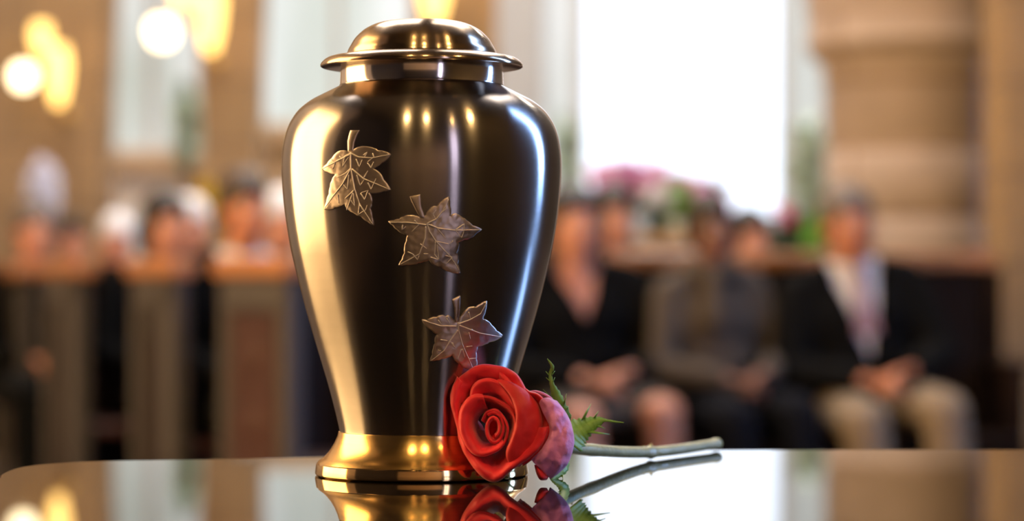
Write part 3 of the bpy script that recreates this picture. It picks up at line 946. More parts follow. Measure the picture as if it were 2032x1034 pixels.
def thorn(u, d_, L):
    i = int(u*(L0-1)); p = pts[i]
    bm = bmesh.new()
    tube(bm, [p+Vector(d_)*rad[i]*0.6, p+Vector(d_)*(rad[i]+L*0.5), p+Vector(d_)*(rad[i]+L)+Vector((0.001, 0, 0))*0.6], [0.0013, 0.0007, 0.0001], 8)
    obj('thorn', bm, M['stem'], rose, True)
thorn(0.585, (0.1, 0, 1), 0.0012)
thorn(0.56, (-0.2, 0.2, 0.95), 0.0010)
thorn(0.20, (0, -0.2, 1), 0.0012)

def blade(name, cen, wid, face, m, teeth=(), fold=0.25, label=None):
    """sepal along a centre line (local points) with half widths; face = direction it faces; teeth = (pos, side, length, lean)"""
    cl = spline(cen, 6)
    n_ = len(cl)
    ws = [x for x in spline([(x, 0, 0) for x in wid], 6)]
    bm = bmesh.new()
    Lr, Cr, Rr = [], [], []
    fc = Vector(face).normalized()
    for i, p in enumerate(cl):
        d_ = (cl[min(i+1, n_-1)]-cl[max(i-1, 0)]).normalized()
        sd = d_.cross(fc).normalized()
        w_ = max(0.0002, ws[i].x)
        jag = 1+0.12*math.sin(i*2.1)
        Lr.append(bm.verts.new(p+sd*w_*jag-fc*w_*fold)); Cr.append(bm.verts.new(p)); Rr.append(bm.verts.new(p-sd*w_*jag-fc*w_*fold))
    for i in range(n_-1):
        bm.faces.new((Lr[i], Cr[i], Cr[i+1], Lr[i+1])); bm.faces.new((Cr[i], Rr[i], Rr[i+1], Cr[i+1]))
    for pos, side, L, lean in teeth:
        i = int(pos*(n_-1)); p = cl[i]
        d_ = (cl[min(i+1, n_-1)]-cl[max(i-1, 0)]).normalized()
        sd = d_.cross(fc).normalized()*side
        w_ = ws[i].x*0.75
        tip = p+sd*(w_+L)+d_*L*lean
        hw = L*0.22
        a = bm.verts.new(p+sd*w_-d_*hw); b_ = bm.verts.new(p+sd*w_+d_*hw)
        mid1 = bm.verts.new((p+sd*w_+tip)/2-d_*hw*0.8+fc*0.0003); mid2 = bm.verts.new((p+sd*w_+tip)/2+d_*hw*0.5)
        c = bm.verts.new(tip)
        bm.faces.new((a, b_, mid2, mid1)); bm.faces.new((mid1, mid2, c))
    o = obj(name, bm, m, rose, True)
    sm = o.modifiers.new('s', 'SOLIDIFY'); sm.thickness = 0.0005; sm.offset = 0
    if label: o['label'] = label
    return o
def pl(*q): return [P(*p)-RO for p in q]
blade('sepal', pl((1108, 868, 1.415), (1118, 830, 1.405), (1111, 805, 1.400), (1103, 782, 1.398), (1095, 762, 1.396), (1092, 742, 1.395), (1096, 728, 1.394), (1086, 712, 1.393)),
      [0.0050, 0.0042, 0.0034, 0.0026, 0.0013, 0.0009, 0.0010, 0.0002], (0, -1, 0.1), M['green'],
      ((0.30, 1, 0.0030, 1.9), (0.36, -1, 0.0036, 2.4), (0.60, 1, 0.0016, 1.4), (0.62, -1, 0.0016, 1.4), (0.70, 1, 0.002, 1.2), (0.71, -1, 0.0018, 1.4), (0.22, 1, 0.0015, 1.3), (0.15, 1, 0.0015, 1.2)),
      label='upright feathery sepal')
blade('sepal', pl((1122, 872, 1.422), (1140, 858, 1.430), (1158, 848, 1.434), (1175, 840, 1.436), (1190, 835, 1.437), (1200, 834, 1.437), (1220, 837, 1.438), (1238, 839, 1.438)),
      [0.0105, 0.0085, 0.0062, 0.0042, 0.0026, 0.0009, 0.0005, 0.0001], (-0.1, -0.9, 0.25), M['green'],
      ((0.34, 1, 0.0065, 1.5), (0.34, -1, 0.0065, 1.5), (0.5, 1, 0.003, 1.2), (0.5, -1, 0.003, 1.2)), label='broad sepal pointing away from the urn')
blade('sepal', pl((1110, 885, 1.425), (1118, 905, 1.415), (1120, 925, 1.405), (1112, 938, 1.40), (1100, 948, 1.395), (1092, 955, 1.392)),
      [0.004, 0.0036, 0.0030, 0.0022, 0.0014, 0.0005], (0.3, -0.9, 0.2), M['green'], ((0.4, 1, 0.002, 1), (0.6, -1, 0.002, 1)))
blade('sepal', pl((1090, 870, 1.42), (1080, 840, 1.425), (1075, 815, 1.43), (1085, 795, 1.435)), [0.004, 0.0035, 0.0025, 0.0005], (0, -1, 0), M['green'])

# ------------------------------------------------------------------ pews
PD = Vector((-0.418, 0.908, 0)).normalized()    # away from the altar, along the aisle
PE = Vector((0.908, 0.418, 0)).normalized()     # along each bench
def make_pew(label, c, length, front_mat=None, e=PE, d=PD, zt=1.06, plen=0.50):
    """c = middle of the visible end panel on the floor"""
    rz = math.atan2(e.y, e.x)
    t_ = thing('pew', label, 'pew', (c[0], c[1], 0), rz, group='wooden pews')
    # local axes: +x along the bench, +y to the back
    for k, x in enumerate((0, length)):
        bm = bmesh.new()
        box(bm, (x, 0, 0.04), (0.07, plen+0.04, 0.08), bev=0.008)
        b4 = bmesh.new(); box(b4, (x, 0, 0.55), (0.030, plen-0.02, 0.96))
        sw = 0.08 if front_mat is not None else 0.17
        for y, w_ in ((-plen/2+sw/2, sw), (plen/2-0.04, 0.08)):
            box(bm, (x, y, 0.53), (0.06, w_, 0.98), bev=0.012)
        box(bm, (x, 0, 0.95), (0.06, plen-0.06, 0.10), bev=0.008)
        box(bm, (x, 0, 0.16), (0.06, plen-0.06, 0.14), bev=0.008)
        # two pointed heads in the tracery
        if front_mat is None:
            for y in (0.045,):
                for sg_ in (-1, 1):
                    box(bm, (x, y+sg_*0.06, 0.86), (0.05, 0.03, 0.14), rot=Matrix.Rotation(sg_*0.5, 4, 'X'))
        ep = obj('end_panel', bm, M['pew_stile_sheen'] if plen > 0.45 else M['pew'], t_)
        obj('recessed_panel', b4, M['pew'], ep)
        if front_mat is not None:
            b2 = bmesh.new()
            for s2 in (-1, 1):
                box(b2, (x+s2*0.021, 0, 0.56), (0.012, plen-0.2, 0.66), bev=0.004)
                for zz in (0.36, 0.56, 0.76):
                    sphere(b2, (x+s2*0.028, 0, zz), 0.06, (0.2, 1, 1), 12)
            obj('carved_panel', b2, front_mat, ep)
        b3 = bmesh.new()
        box(b3, (x, 0, zt-0.03), (0.10, plen+0.06, 0.06), bev=0.015)
        obj('cap', b3, M['pew_cap_lit'], ep)
    bm = bmesh.new(); box(bm, (length/2, -0.02, 0.43), (length-0.04, 0.42, 0.04), bev=0.01); obj('seat', bm, M['pew_red'], t_)
    bm = bmesh.new()
    box(bm, (length/2, 0.235, 0.72), (length-0.04, 0.03, 0.58)); box(bm, (length/2, 0.235, 0.30), (length-0.04, 0.025, 0.22))
    br = obj('backrest', bm, M['pew'], t_)
    bm = bmesh.new(); box(bm, (length/2, 0.235, 1.03), (length-0.06, 0.07, 0.05), bev=0.012); obj('top_rail', bm, M['pew'], br)
    return t_
pc = [Vector((-0.758, 7.6, 0)), Vector((-1.205, 8.62, 0)), Vector((-1.70, 9.62, 0)), Vector((-2.10, 10.62, 0)), Vector((-2.56, 11.62, 0)), Vector((-3.05, 12.72, 0))]
make_pew('wooden pew with a reddish carved end panel, just beside the urn', pc[0], 0.62, M['pew_red'], plen=0.62)
make_pew('dark pew behind the carved one, where the man in the white shirt sits', pc[1], 1.15)
make_pew('dark pew where the dark-haired woman sits, third from the urn', pc[2], 1.5)
make_pew('dark pew at the edge of the picture with the grey-haired person in it', pc[3], 1.5)
make_pew('dark pew below the white-topped person, farthest from the urn', pc[5], 1.5)
make_pew('dark pew below the white-haired person', pc[4], 1.5)
# long bench on the right
BX0, BX1, BY = 0.02, 1.75, 8.95
bench = thing('pew', 'long dark bench under the right-hand row of five mourners', 'pew', (0, BY, 0), 0, group='wooden pews')
bm = bmesh.new(); box(bm, ((BX0+BX1)/2, -0.05, 0.43), (BX1-BX0-0.02, 0.46, 0.04), bev=0.01); obj('seat', bm, M['pew'], bench)
bm = bmesh.new(); box(bm, ((BX0+BX1)/2, 0.22, 0.74), (BX1-BX0-0.02, 0.03, 0.60)); box(bm, ((BX0+BX1)/2, 0.22, 0.25), (BX1-BX0-0.02, 0.025, 0.34)); br = obj('backrest', bm, M['pew'], bench)
bm = bmesh.new(); box(bm, ((BX0+BX1)/2, 0.22, 1.06), (BX1-BX0+0.02, 0.08, 0.06), bev=0.015); obj('top_rail', bm, M['pew_cap_lit'], br)
for x in (BX0, BX1):
    bm = bmesh.new(); box(bm, (x, -0.02, 0.34), (0.045, 0.52, 0.68), bev=0.01); box(bm, (x, 0.2, 0.70), (0.045, 0.10, 0.66), bev=0.01)
    box(bm, (x, -0.03, 0.69), (0.07, 0.5, 0.04), bev=0.012)
    obj('end_panel', bm, M['pew'], bench)
# second bench behind, for the two persons at the back
make_pew('low dark bench in the second row, behind the black cardigan', Vector((0.05, 10.12, 0)), 1.25, None, Vector((1, 0, 0)), Vector((0, 1, 0)), zt=0.95, plen=0.44)

# ------------------------------------------------------------------ people
def head_parts(bm, H, turn=0.0, r=1.0):
    Rm = Matrix.Translation(H) @ Matrix.Rotation(turn, 4, 'Z')
    def q(x, y, z): return Rm @ Vector((x*r, y*r, z*r))
    rt = Matrix.Rotation(turn, 4, 'Z')
    sphere(bm, q(0, 0.01, 0.025), r, (0.076, 0.094, 0.098), 24, rt)            # skull
    sphere(bm, q(0, -0.022, -0.030), r, (0.060, 0.068, 0.088), 24, rt)         # face
    sphere(bm, q(0, -0.050, -0.095), 0.024*r, (1.2, 1, 0.8), 12)               # chin
    for s in (-1, 1):
        sphere(bm, q(s*0.040, -0.060, -0.035), 0.022*r, (1, .8, 1), 12)        # cheek
        sphere(bm, q(s*0.030, -0.082, 0.022), 0.013*r, (1.6, .7, .6), 12, rt)  # brow
        sphere(bm, q(s*0.079, 0.005, -0.015), 0.020*r, (0.35, .8, 1.3), 12, rt)  # ear
        capsule(bm, q(s*0.048, -0.02, -0.070), 0.026*r, q(s*0.015, -0.05, -0.100), 0.022*r)   # jaw
    capsule(bm, q(0, -0.086, 0.012), 0.008*r, q(0, -0.106, -0.030), 0.0115*r)  # nose
    for s in (-1, 1): sphere(bm, q(s*0.011, -0.098, -0.034), 0.008*r, seg=8)
    capsule(bm, q(-0.016, -0.085, -0.062), 0.007*r, q(0.016, -0.085, -0.062), 0.007*r)
    capsule(bm, q(-0.012, -0.083, -0.074), 0.007*r, q(0.012, -0.083, -0.074), 0.007*r)
    return q

def arm_pts(s, pose):
    sh = Vector((s*0.175, 0.02, 0.515))
    el = Vector((s*0.245, -0.04, 0.255))
    if pose == 'clasp': wr = Vector((s*0.075, -0.27, 0.215))
    elif pose == 'thigh': wr = Vector((s*0.13, -0.28, 0.205))
    else: wr = Vector((s*0.05+0.03, -0.26, 0.215))
    return sh, el, wr

def hand(bm, wr, s, pose):
    """palm with four bent fingers and a thumb, fingers laid over the other hand or the thigh"""
    if pose == 'thigh': d = Vector((0.0, -1, -0.10)).normalized()
    else: d = Vector((-s*0.80, -0.55, -0.12)).normalized()
    n_ = Vector((0, 0.0, 1))
    if pose != 'thigh': n_ = Vector((0, 0.25, 0.97))
    sd = d.cross(n_).normalized()
    up = sd.cross(d).normalized()
    off = Vector((0, 0, 0.014 if s > 0 else -0.004)) if pose != 'thigh' else Vector((0, 0, 0))
    w0 = wr+off
    for k in (-1.5, -0.5, 0.5, 1.5):
        capsule(bm, w0+sd*k*0.012, 0.014, w0+d*0.080+sd*k*0.0185, 0.0105, 10)
    Ls = [0.060, 0.074, 0.079, 0.068] if s > 0 else [0.068, 0.079, 0.074, 0.060]
    for k, L in zip((-1.5, -0.5, 0.5, 1.5), Ls):
        a = w0+d*0.085+sd*k*0.0205
        b_ = a+(d*0.88-up*0.42+sd*k*0.05).normalized()*L*0.5
        c = b_+(d*0.55-up*0.82+sd*k*0.04).normalized()*L*0.32
        e = c+(d*0.25-up*0.95).normalized()*L*0.24
        capsule(bm, a, 0.0092, b_, 0.0084, 8); capsule(bm, b_, 0.0084, c, 0.0077, 8); capsule(bm, c, 0.0077, e, 0.0068, 8)
    ts = sd*(1 if sd.dot(Vector((-s, 0, 0))) > 0 else -1) if pose == 'thigh' else (sd if sd.y > 0 else -sd)
    a = w0+d*0.025+ts*0.022
    b_ = a+(d*0.6+ts*0.75).normalized()*0.036
    c = b_+(d*0.9+ts*0.25).normalized()*0.028
    capsule(bm, a, 0.0125, b_, 0.0105, 8); capsule(bm, b_, 0.0105, c, 0.0085, 8)

cache = {}
def body_mesh(pose, turn, bare_legs):
    key = ('body', pose, round(turn, 2), bare_legs)
    if key in cache: return cache[key]
    bm = bmesh.new()
    H = Vector((0, -0.035, 0.745))
    head_parts(bm, H, turn)
    capsule(bm, (0, 0.0, 0.57), 0.058, (0, -0.015, 0.67), 0.052, 16)
    sphere(bm, (0, 0.02, 0.11), 1, (0.165, 0.115, 0.12), 20)
    sphere(bm, (0, 0.02, 0.25), 1, (0.14, 0.10, 0.15), 20)
    sphere(bm, (0, 0.02, 0.41), 1, (0.165, 0.11, 0.17), 20)
    capsule(bm, (-0.12, 0.02, 0.535), 0.055, (0.12, 0.02, 0.535), 0.055)
    for s in (-1, 1):
        capsule(bm, (s*0.04, 0.01, 0.575), 0.05, (s*0.16, 0.02, 0.53), 0.05)
        sh, el, wr = arm_pts(s, pose)
        capsule(bm, sh, 0.052, el, 0.038); capsule(bm, el, 0.038, wr, 0.025)
        hand(bm, wr, s, pose)
        hip, kn, an = Vector((s*0.095, 0.01, 0.09)), Vector((s*0.125, -0.45, 0.085)), Vector((s*0.12, -0.46, -0.36))
        capsule(bm, hip, 0.088, kn, 0.058); capsule(bm, kn, 0.057, Vector((s*0.122, -0.44, -0.13)), 0.054); capsule(bm, Vector((s*0.122, -0.44, -0.13)), 0.054, an, 0.034)
        capsule(bm, an+Vector((0, 0.02, -0.045)), 0.034, an+Vector((s*0.01, -0.15, -0.058)), 0.026)
    cache[key] = fused(bm, 0.0052, 3)
    return cache[key]
def torso_bm(g, s_len=1.0, bottom=0.02):
    bm = bmesh.new()
    sphere(bm, (0, 0.02, bottom+0.11), 1, (0.185+g, 0.135+g, 0.12), 20)
    sphere(bm, (0, 0.02, 0.26), 1, (0.165+g, 0.122+g, 0.16), 20)
    sphere(bm, (0, 0.02, 0.41), 1, (0.178+g, 0.122+g, 0.165), 20)
    capsule(bm, (-0.13, 0.02, 0.535), 0.062+g, (0.13, 0.02, 0.535), 0.062+g)
    for s in (-1, 1): capsule(bm, (s*0.05, 0.01, 0.575), 0.052+g, (s*0.17, 0.02, 0.53), 0.058+g)
    return bm
def top_mesh(pose, g, sleeve, vneck, mat_key):
    """garment for the upper body; vneck = (z where the opening starts, half width at the collar)"""
    key = ('top', pose, g, sleeve, vneck)
    if key in cache: return cache[key].copy()
    bm = torso_bm(g)
    capsule(bm, (0, 0.0, 0.57), 0.066+g, (0, -0.006, 0.615), 0.058+g)
    for s in (-1, 1):
        sh, el, wr = arm_pts(s, pose)
        capsule(bm, sh, 0.062+g, el, 0.050+g)
        if sleeve: capsule(bm, el, 0.050+g, wr+(el-wr)*0.10, 0.036+g)
    me = fused(bm, 0.009, 5)
    b = bmesh.new(); b.from_mesh(me)
    cuts = [((0, 0, 0.665), (0, 0, 1))]
    if vneck:
        kk = vneck[1]/(0.62-vneck[0])
        cuts += [((0, 0, vneck[0]), (1, 0, -kk)), ((0, 0, vneck[0]), (-1, 0, -kk))]
    for co_, no_ in cuts:
        bmesh.ops.bisect_plane(b, geom=b.verts[:]+b.edges[:]+b.faces[:], plane_co=co_, plane_no=no_)
    dele = []
    for f in b.faces:
        c = f.calc_center_median()
        if vneck and c.y < 0.03 and c.z > vneck[0] and abs(c.x) < (c.z-vneck[0])/(0.62-vneck[0])*vneck[1]: dele.append(f)
        elif c.z > 0.665: dele.append(f)
    bmesh.ops.delete(b, geom=dele, context='FACES')
    b.to_mesh(me); b.free()
    cache[key] = me
    return me.copy()
def legs_mesh(g, skirt, full):
    key = ('legs', g, skirt, full)
    if key in cache: return cache[key].copy()
    bm = bmesh.new()
    sphere(bm, (0, 0.02, 0.10), 1, (0.18+g, 0.13+g, 0.115), 20)
    for s in (-1, 1):
        hip, kn, an = Vector((s*0.095, 0.01, 0.095)), Vector((s*0.125, -0.45, 0.085)), Vector((s*0.12, -0.46, -0.36))
        if skirt:
            capsule(bm, hip, 0.100, kn+Vector((0, 0.085, 0.0)), 0.078)
        else:
            capsule(bm, hip, 0.100+g, kn, 0.072+g)
            if full:
                capsule(bm, kn, 0.072+g, Vector((s*0.122, -0.44, -0.13)), 0.068+g); capsule(bm, Vector((s*0.122, -0.44, -0.13)), 0.068+g, an+Vector((0, 0, -0.01)), 0.055+g)
    if skirt:
        sphere(bm, (0, -0.2, 0.085), 1, (0.13, 0.2, 0.075), 16)
    cache[key] = fused(bm, 0.010, 5)
    return cache[key].copy()
def hair_mesh(style, turn):
    bm = bmesh.new()
    rt = Matrix.Rotation(turn, 4, 'Z')
    H = Matrix.Translation((0, -0.035, 0.745)) @ rt
    def q(x, y, z): return H @ Vector((x, y, z))
    sphere(bm, q(0, 0.022, 0.050), 1, (0.087, 0.104, 0.098), 24, rt)
    sphere(bm, q(0, 0.040, -0.002), 1, (0.087, 0.082, 0.095), 24, rt)
    if style in ('long', 'bob'):
        L = -0.17 if style == 'long' else -0.085
        for s in (-1, 1):
            capsule(bm, q(s*0.070, 0.0, 0.035), 0.027, q(s*0.074, 0.020, L), 0.026)
            capsule(bm, q(s*0.045, -0.05, 0.085), 0.022, q(s*0.074, -0.015, 0.01), 0.020)
        capsule(bm, q(-0.05, 0.07, -0.02), 0.045, q(-0.045, 0.07, L), 0.035)
        capsule(bm, q(0.05, 0.07, -0.02), 0.045, q(0.045, 0.07, L), 0.035)
        sphere(bm, q(0, 0.065, L*0.6), 1, (0.07, 0.045, 0.08), 16, rt)
    elif style == 'fringe':
        for s in (-1, 1): capsule(bm, q(s*0.045, -0.058, 0.088), 0.022, q(s*0.074, 0.0, 0.02), 0.017)
        sphere(bm, q(0, -0.045, 0.095), 1, (0.06, 0.035, 0.025), 12, rt)
    elif style == 'wavy':
        for a in range(14):
            an = a/14*2*PI
            sphere(bm, q(0.072*math.cos(an), 0.035+0.062*math.sin(an), 0.03+0.035*math.sin(a*2.3)), 0.032, seg=10)
    return fused(bm, 0.006, 3)
def person(label, px, py_top, Y, rz, skin='skin', hair='hair_dark', style='short', pose='clasp', top='black', inner=None, vneck=(0.34, 0.075), tie=None,
           legs='black', skirt=False, turn=0.0, scarf=None, cuffs=None, name='person', sx_=1.0, lean=0.0):
    """px, py_top: where the crown of the head shows; Y: distance"""
    head_top = 0.745+0.145
    x = (px-1016)*Y/FPX
    ztop = CZ-(py_top-YH)*Y/FPX
    sc = (ztop-0.45)/head_top
    t_ = thing(name, label, 'person', (x, Y, 0.45), rz, group=None)
    t_.scale = (sc*sx_, sc, sc)
    t_.rotation_euler = (0, lean, rz)
    b = link('body', body_mesh(pose, turn, skirt), None, t_)
    if not b.data.materials: b.data.materials.append(M[skin])
    if b.data.materials[0] is not M[skin]:
        b.data = b.data.copy(); b.data.materials.clear(); b.data.materials.append(M[skin])
    rt = Matrix.Rotation(turn, 4, 'Z')
    H = Matrix.Translation((0, -0.035, 0.745)) @ rt
    for s in (-1, 1):
        bm = bmesh.new(); sphere(bm, H @ Vector((s*0.030, -0.0715, 0.001)), 0.0115, seg=14)
        e = obj('eye', bm, M['eye'], t_, True)
        bm = bmesh.new(); sphere(bm, H @ Vector((s*0.030, -0.0800, 0.001)), 0.0055, (1, 0.6, 1), seg=10); obj('iris', bm, M['iris'], e, True)
        bm = bmesh.new(); tube(bm, [H @ Vector((s*(0.014+0.011*k), -0.0935+0.003*k*k, 0.026+0.003*math.sin(k*1.1))) for k in range(4)], [0.002, 0.003, 0.003, 0.001], 6); obj('eyebrow', bm, M[hair] if hair != 'hair_white' else M['hair_grey'], t_, True)
    bm = bmesh.new(); tube(bm, [H @ Vector((0.007*k, -0.0925+0.0006*k*k, -0.067+0.0002*k*k)) for k in range(-3, 4)], [0.001, 0.003, 0.0042, 0.0038, 0.0042, 0.003, 0.001], 8); obj('mouth', bm, M['lips'], t_, True)
    hm = hair_mesh(style, turn)
    link('hair', hm, M[hair], t_)
    g = 0.0
    if inner:
        me = top_mesh(pose, 0.001, False, (0.60, 0.05) if inner != 'none' else None, inner)
        link('shirt', me, M[inner], t_)
    me = top_mesh(pose, 0.012 if inner else 0.006, True, vneck, top)
    o = link('jacket' if inner else 'top', me, M[top], t_)
    sm = o.modifiers.new('s', 'SOLIDIFY'); sm.thickness = 0.007; sm.offset = -1
    link('skirt' if skirt else 'trousers', legs_mesh(0.002, skirt, not skirt), M[legs], t_)
    for s in (-1, 1):
        bm = bmesh.new()
        capsule(bm, (s*0.12, -0.44, -0.405), 0.041, (s*0.13, -0.61, -0.418), 0.032)
        link('shoe', fused(bm, 0.008, 3), M['shoe'], t_)
        if cuffs:
            sh, el, wr = arm_pts(s, pose)
            bm = bmesh.new(); tube(bm, [wr+(el-wr)*0.02, wr+(el-wr)*0.14], [0.036, 0.040], 16); obj('cuff', bm, M[cuffs], t_, True)
    if tie:
        bm = bmesh.new()
        for (z0, w0, z1, w1, y0, y1) in ((0.60, 0.018, 0.575, 0.012, -0.070, -0.078), (0.575, 0.014, 0.36, 0.038, -0.078, -0.112)):
            v = [bm.verts.new(p) for p in ((-w0, y0, z0), (w0, y0, z0), (w1, y1, z1), (-w1, y1, z1), (-w0, y0-0.008, z0), (w0, y0-0.008, z0), (w1, y1-0.008, z1), (-w1, y1-0.008, z1))]
            for f in ((0, 1, 2, 3), (4, 5, 6, 7), (0, 1, 5, 4), (1, 2, 6, 5), (2, 3, 7, 6), (3, 0, 4, 7)): bm.faces.new([v[i] for i in f])
        obj('tie', bm, M[tie], t_)
    if scarf:
        bm = bmesh.new()
        for k in range(16):
            a = k/16*2*PI
            a2 = (k+1)/16*2*PI
            capsule(bm, (0.082*math.cos(a), -0.005+0.082*math.sin(a), 0.605+0.012*math.sin(a)), 0.036, (0.082*math.cos(a2), -0.005+0.082*math.sin(a2), 0.605+0.012*math.sin(a2)), 0.036)
        capsule(bm, (-0.03, -0.09, 0.59), 0.035, (-0.05, -0.135, 0.42), 0.04)
        link('scarf', fused(bm, 0.010, 4), M[scarf], t_)
    return t_
R25 = math.radians(24)
# right-hand row
person('dark-haired woman in a black low-necked cardigan, hands clasped, partly behind the urn', 1160, 362, 8.86, math.radians(16), 'skin', 'hair_dark', 'long', 'clasp', 'black', None, (0.40, 0.085), legs='skirt', skirt=True, lean=-0.065, sx_=1.16)
person('person in a grey-brown coat and scarf with brown skin, hands folded, beside the grey-haired man', 1430, 378, 8.86, math.radians(18), 'skin_dark', 'hair_dark', 'wavy', 'clasp', 'greycoat', None, (0.56, 0.05), legs='navy', scarf='greycoat', lean=-0.065, sx_=0.95)
person('grey-haired man in black suit and khaki trousers at the free end of the bench', 1728, 362, 8.86, math.radians(8), 'skin_tan', 'hair_grey', 'short', 'clasp', 'black', 'white', (0.26, 0.085), 'tie', legs='khaki', cuffs='white', sx_=1.12, lean=-0.12)
person('dark-haired man in a pale blue collar, second row, just beside the woman in the cardigan', 1210, 362, 9.95, math.radians(14), 'skin', 'hair_dark', 'short', 'thigh', 'navy', 'blue', (0.36, 0.08), legs='navy')
person('dark-haired woman in the second row, between the grey-coated person and the grey-haired man', 1482, 408, 9.95, math.radians(20), 'skin', 'hair_dark', 'bob', 'thigh', 'greycoat', None, (0.50, 0.06), legs='navy')
# left-hand pews
def seat_person(k, along, px, py, lab, **kw):
    # place in pew k at the pixel column px
    c = pc[k]
    base = c+PD*0.06
    # intersect the sight line with the bench line base + t*PE
    tx = (px-1016)/FPX
    t_ = (tx*base.y-base.x)/(PE.x-tx*PE.y)
    p = base+PE*t_
    return person(lab, px, py, p.y, R25, **kw)
seat_person(1, 0, 480, 333, 'dark-haired man in a dark suit and open white shirt, in the pew beside the urn', skin='skin_tan', hair='hair_brown', style='short', pose='thigh', top='black', inner='white', vneck=(0.28, 0.10), turn=0.15)
seat_person(2, 0, 325, 374, 'woman with dark swept hair in black, behind the second pew end', skin='skin', hair='hair_dark', style='bob', pose='clasp', top='black', vneck=(0.50, 0.07), turn=0.2)
seat_person(3, 0, 64, 395, 'grey-haired person in a dark jacket over a pale blue shirt, nearest the picture edge', skin='skin', hair='hair_grey', style='short', pose='clasp', top='black', inner='blue', vneck=(0.54, 0.07), legs='black')
seat_person(3, 0, 372, 386, 'white-haired person half hidden behind the dark-haired woman', skin='skin', hair='hair_white', style='wavy', pose='thigh', top='navy', vneck=(0.52, 0.05), legs='navy')
seat_person(4, 0, 228, 420, 'white-haired person in a pink top, between the woman in black and the grey-haired one', skin='skin', hair='hair_white', style='wavy', pose='thigh', top='pinkcl', vneck=(0.50, 0.06), legs='navy', turn=-0.4)
seat_person(5, 0, 140, 425, 'dark-haired person in a white top, between grey-haired and white-haired heads', skin='skin', hair='hair_dark', style='fringe', pose='thigh', top='white', vneck=(0.52, 0.05), legs='navy')
seat_person(2, 0, 552, 372, 'person in a pale blue shirt cut off by the urn edge', skin='skin', hair='hair_white', style='short', pose='thigh', top='blue', vneck=(0.52, 0.05), legs='navy')

# ------------------------------------------------------------------ lamps
def pendant(label, c, r, m, group=None, light=0, chain_to=8.0):
    t_ = thing('pendant_lamp', label, 'lamp', c, 0, group)
    bm = bmesh.new()
    lathe(bm, [(0, -r*1.02), (r*0.45, -r*0.98), (r*0.82, -r*0.62), (r*1.0, 0), (r*0.96, r*0.45), (r*0.72, r*0.85), (r*0.35, r*1.02), (0, r*1.04)], 32)
    obj('globe', bm, m, t_, True)
    bm = bmesh.new()
    lathe(bm, [(0, r*1.0), (r*0.5, r*0.98), (r*0.42, r*1.25), (r*0.12, r*1.4), (0, r*1.5)], 24)
    obj('cap', bm, M['brass'], t_, True)
    bm = bmesh.new()
    tube(bm, [(0, 0, r*1.4), (0, 0, chain_to-c[2])], r*0.06, 6)
    obj('chain', bm, M['iron'], t_)
    return t_
pendant('round lit hanging lamp low at the picture edge, beside the lit pier', P(46, 152, 13.0), 24*13/FPX, M['globe'])
pendant('round lit hanging lamp before the pale arched window', P(322, 64, 13.0), 28*13/FPX, M['globe'])
def from_urn(azd, dist, z): return (UX+dist*math.sin(D2(azd)), UD-dist*math.cos(D2(azd)), z)
for a_, d_, z_ in ((-14, 3.6, 5.5), (7, 3.9, 5.7), (56, 3.4, 5.0), (33, 4.6, 5.6)):
    pendant('warm globe lamp hanging in the nave, mirrored in the urn', from_urn(a_, d_, z_), 0.12 if a_ != 33 else 0.06, M['nave_globe'], 'nave lamps')
def sconce(label, px, py, Y, h, r, wy):
    c = P(px, py, Y)
    t_ = thing('wall_sconce', label, 'lamp', c)
    bm = bmesh.new()
    lathe(bm, [(0, -h/2), (r*0.4, -h/2), (r*0.8, -h*0.2), (r, h*0.15), (r*0.75, h/2), (0, h/2)], 20)
    obj('shade', bm, M['amber'], t_, True)
    bm = bmesh.new()
    tube(bm, [(0, 0, -h/2), (0, 0.04, -h/2-0.06), (0, wy-c.y, -h/2-0.04)], 0.012, 8); sphere(bm, (0, wy-c.y, -h/2-0.04), 0.04, (1, 0.4, 1))
    obj('bracket', bm, M['brass'], t_, True)
    return t_
sconce('short amber wall lamp high on the pier at the picture edge', 82, 78, 13.7, 0.17, 0.055, AW)
sconce('tall amber wall lamp just under the short one, beside the hanging globe', 116, 150, 13.7, 0.32, 0.062, AW)
sconce('amber wall lamp on the pier between the two arches', 418, 30, 13.7, 0.40, 0.075, AW)
sconce('small amber wall lamp high beside the pale arch', 362, -8, 13.7, 0.12, 0.06, AW)
sconce('amber wall lamp on the pier above the urn lid', 862, -30, 13.7, 0.42, 0.085, AW)

